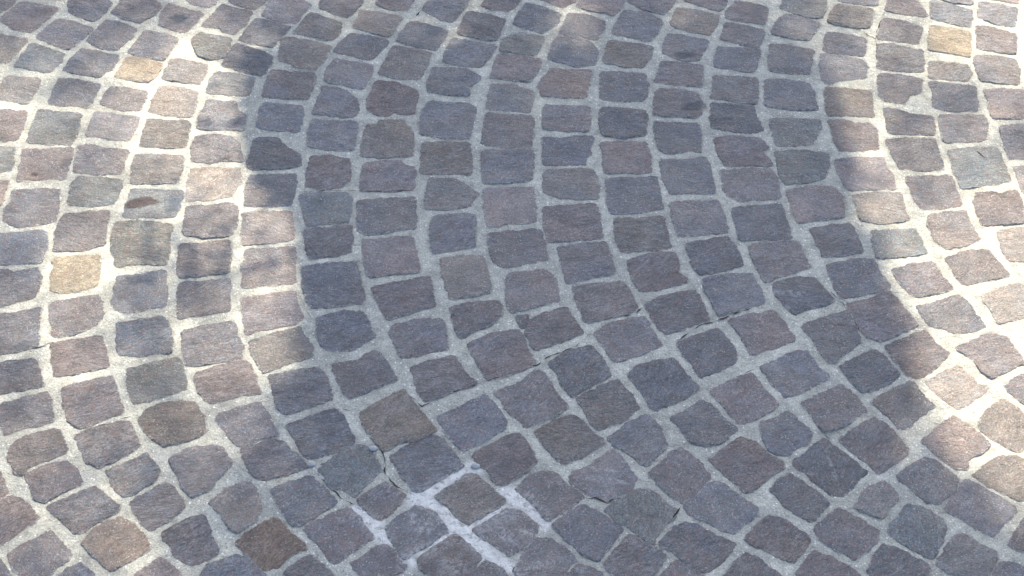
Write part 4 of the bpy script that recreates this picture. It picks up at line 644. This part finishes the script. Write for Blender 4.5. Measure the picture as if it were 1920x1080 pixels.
# ------------------------------------------------------------------ small rounded pebbles caught in the joints
def pebble(x, y, r, lab):
    V = []; F = []; nu, nv = 14, 8
    for j in range(nv+1):
        th = math.pi*j/nv
        for i in range(nu):
            ph = 2*math.pi*i/nu
            d = Vector((math.sin(th)*math.cos(ph), math.sin(th)*math.sin(ph), math.cos(th)))
            q = 1+0.25*noise.noise(d*1.6+Vector((x*40, y*40, 0)))
            V.append((d.x*r*1.3*q, d.y*r*q, d.z*r*0.6*q+0.001))
    for j in range(nv):
        for i in range(nu):
            F.append((j*nu+i, (j+1)*nu+i, (j+1)*nu+(i+1) % nu, j*nu+(i+1) % nu))
    o = link('pebble', V, F, M_PEB); o.location = (x, y, ground_h(x, y)+r*0.1); o['label'] = lab; o['category'] = 'pebble'
    o['group'] = 'pebbles caught in the joints'
for (x, y), lab in zip(PEBBLES, ('pale bluish pebble in the joint corner beside the lower left edge of the shade',
                                 'rounded grey pebble in the dark cracked joint at the bottom centre',
                                 'oblong grey pebble in the joint at the left end of a dark crack')):
    pebble(x, y, 0.0052, lab)

# ------------------------------------------------------------------ paving that carries on outside the picture, in the same curved courses
cen = np.array([centroid(P)[0] for _, _, P, _ in stones])
def course_x(y):
    t = (y-0.45)/1.15
    return -0.118 + 0.33*(1-math.cos(min(abs(t), 1.6)*1.35)) * (1 if t < 0 else 0.72)
PV = []; PF = []; PT = []
r2 = random.Random(3)
for kcol in range(-26, 27):
    y = -2.2
    while y < 3.2:
        hgt = r2.uniform(0.074, 0.092); yc = y+hgt/2
        x0 = kcol*0.0975 + course_x(yc); slope = (course_x(yc+0.01)-course_x(yc-0.01))/0.02
        L = math.hypot(1, slope); ux, uy = slope/L, 1/L; vx, vy = uy, -ux
        y += (hgt+0.013)*uy
        if np.hypot(cen[:, 0]-x0, cen[:, 1]-yc).min() < 0.086: continue
        w = r2.uniform(0.038, 0.043); h = hgt/2; b = len(PV)
        cs_ = [(-w, -h), (w, -h), (w, h), (-w, h)]
        cs_ = np.array([(x0+vx*a+ux*c_+r2.gauss(0, .003), yc+vy*a+uy*c_+r2.gauss(0, .003)) for a, c_ in cs_])
        Q = outline(cs_, 20, kcol+0.5); c0 = Q.mean(0); zt = r2.uniform(0.0012, 0.003); PT += [r2.gauss(0, 0.13)]*81
        for s, z in ((1.0, -0.006), (0.99, zt*0.8), (0.95, zt), (0.5, zt+0.0003)):
            for q in Q:
                xx, yy = c0+(q-c0)*s; PV.append((xx, yy, z+0.001*noise.noise(Vector((xx*40, yy*40, 1)))))
        PV.append((c0[0], c0[1], zt))
        for r_ in range(3):
            for i in range(20):
                j = (i+1) % 20; PF.append((b+r_*20+j, b+r_*20+i, b+(r_+1)*20+i, b+(r_+1)*20+j))
        for i in range(20): PF.append((b+60+(i+1) % 20, b+60+i, b+80))
pav = link('paving', PV, PF, M_STONE); pav['kind'] = 'structure'; pav.color = (0.135, 0.118, 0.13, 1)
pm = pav.data; pm.update()
at = pm.attributes.new('tint', 'FLOAT', 'POINT'); at.data.foreach_set('value', PT)
if pm.polygons[len(PF)//2].normal.z < 0: pm.flip_normals()

# ------------------------------------------------------------------ the tree whose crown shades the setts (stands beyond the top of the picture)
sh = np.array(SHADE)/1e4; lit = np.array(LIT, float); lit[:, :2] /= 1e4; dim = np.array(DIM, float); dim[:, :2] /= 1e4
def idw(x, y, P, r0):
    o = np.zeros(len(x)); W_ = np.zeros(len(x))
    for a, b, v in P:
        w = 1/((x-a)**2+(y-b)**2+r0*r0)**2; o += w*v; W_ += w
    return o/W_
def in_shade(x, y):
    ins = np.zeros(len(x), bool)
    for (x1, y1), (x2, y2) in zip(sh, np.roll(sh, -1, 0)):
        if y1 == y2: continue
        ins ^= ((y1 > y) != (y2 > y)) & (x < (x2-x1)*(y-y1)/(y2-y1)+x1)
    return ins
nr = np.random.RandomState(11)
N = 600000
X0, X1, Y0, Y1 = -1.7, 1.7, -1.3, 1.5
gx_, gy_ = nr.uniform(X0, X1, N), nr.uniform(Y0, Y1, N)
soft = np.where(gy_ < -0.25, 0.020, 0.003)
jx, jy = gx_+nr.normal(0, 1, N)*soft, gy_+nr.normal(0, 1, N)*soft
ins = in_shade(jx, jy)
T = np.where(ins, idw(gx_, gy_, dim, 0.05), idw(gx_, gy_, lit, 0.035))
T = np.clip(np.where(ins, T*0.9, T*np.where((gy_ < -0.22) & (gx_ < 0), 1.15, 1.42)), np.where(ins & (T < 0.06), 0.0006, 0.02), 1.0)
small = T > 0.1
size = np.where(small, nr.uniform(0.016, 0.023, N), nr.uniform(0.045, 0.065, N))
a_eff = 0.36*size**2
cell = (X1-X0)*(Y1-Y0)/N
prob = -np.log(T)/a_eff*cell
print('max prob', prob.max())
keep = nr.uniform(0, 1, N) < prob
gx_, gy_, size = gx_[keep], gy_[keep], size[keep]; n = len(gx_); print('leaves', n)
# height of each leaf: the low bough makes the crisp edge at upper left
near_edge = (gx_ > -0.62) & (gx_ < -0.28) & (gy_ > 0.0) & (gy_ < 0.6)
hh = np.where(near_edge, nr.uniform(1.9, 2.6, n), nr.uniform(3.6, 5.4, n))
k_ = hh/sun_dir.z
cx_, cy_, cz_ = gx_+sun_dir.x*k_, gy_+sun_dir.y*k_, hh
sx = np.array(sun_dir)
LV = np.empty((n, 6, 3))
nv = sx + nr.normal(0, 0.35, (n, 3)); nv /= np.linalg.norm(nv, axis=1)[:, None]
u = np.cross(nv, nr.normal(0, 1, (n, 3))); u /= np.linalg.norm(u, axis=1)[:, None]; v = np.cross(nv, u)
cc = np.stack([cx_, cy_, cz_], 1)
for q, (a, b) in enumerate(((0, -0.5), (0.26, -0.2), (0.24, 0.2), (0, 0.5), (-0.24, 0.2), (-0.26, -0.2))):
    LV[:, q] = cc + u*(a*size)[:, None] + v*(b*size)[:, None] + nv*(0.08*size*(abs(b) > .4))[:, None]
tree = bpy.data.objects.new('tree', None); col.objects.link(tree); tree.location = (1.6, 8.2, 0)
tree['label'] = 'leafy tree beyond the top of the picture whose crown throws the broad shade'; tree['category'] = 'tree'
base = np.array([1.6, 8.2, 0])
faces = np.arange(n*6).reshape(n, 6).tolist()
crown = link('crown', (LV.reshape(-1, 3)-base).tolist(), faces, M_LEAF, smooth=False); crown.parent = tree
TV = []; TF = []
def tube(pts, rad):
    pts = [Vector(p) for p in pts]; b = len(TV); k = 12
    for i, p in enumerate(pts):
        d = (pts[min(i+1, len(pts)-1)]-pts[max(i-1, 0)]).normalized(); a = d.orthogonal().normalized(); c = d.cross(a)
        for j in range(k):
            an = 2*math.pi*j/k; TV.append(tuple(p + (a*math.cos(an)+c*math.sin(an))*rad[i]*(1+0.12*noise.noise(p*2+a*j))))
        if i:
            for j in range(k): TF.append((b+(i-1)*k+j, b+(i-1)*k+(j+1) % k, b+i*k+(j+1) % k, b+i*k+j))
def on(gx__, gy__, h): return (gx__+sun_dir.x*h/sun_dir.z-1.6, gy__+sun_dir.y*h/sun_dir.z-8.2, h)
tube([(0, 0, -0.2), (-0.05, -0.1, 0.8), (-0.1, -0.3, 2.0), (-0.3, -0.7, 3.0), on(0.35, 1.7, 3.7)], [0.26, 0.2, 0.17, 0.14, 0.11])
tube([on(0.35, 1.7, 3.7), on(0.25, 1.2, 4.0), on(0.2, 0.6, 4.3), on(0.15, 0.1, 4.6), on(0.2, -0.6, 4.9)], [0.11, 0.08, 0.06, 0.04, 0.015])
tube([on(0.25, 1.2, 4.0), on(0.0, 0.7, 4.2), on(-0.25, 0.3, 4.3), on(-0.3, -0.2, 4.5)], [0.06, 0.04, 0.025, 0.01])
tube([on(0.2, 0.6, 4.3), on(0.45, 0.2, 4.5), on(0.5, -0.4, 4.7)], [0.045, 0.025, 0.01])
tube([on(0.35, 1.7, 3.7), on(0.1, 1.1, 3.0), on(-0.1, 0.6, 2.6), on(-0.25, 0.35, 2.3)], [0.05, 0.03, 0.02, 0.008])
trunk = link('trunk', TV, TF, M_BARK); trunk.parent = tree
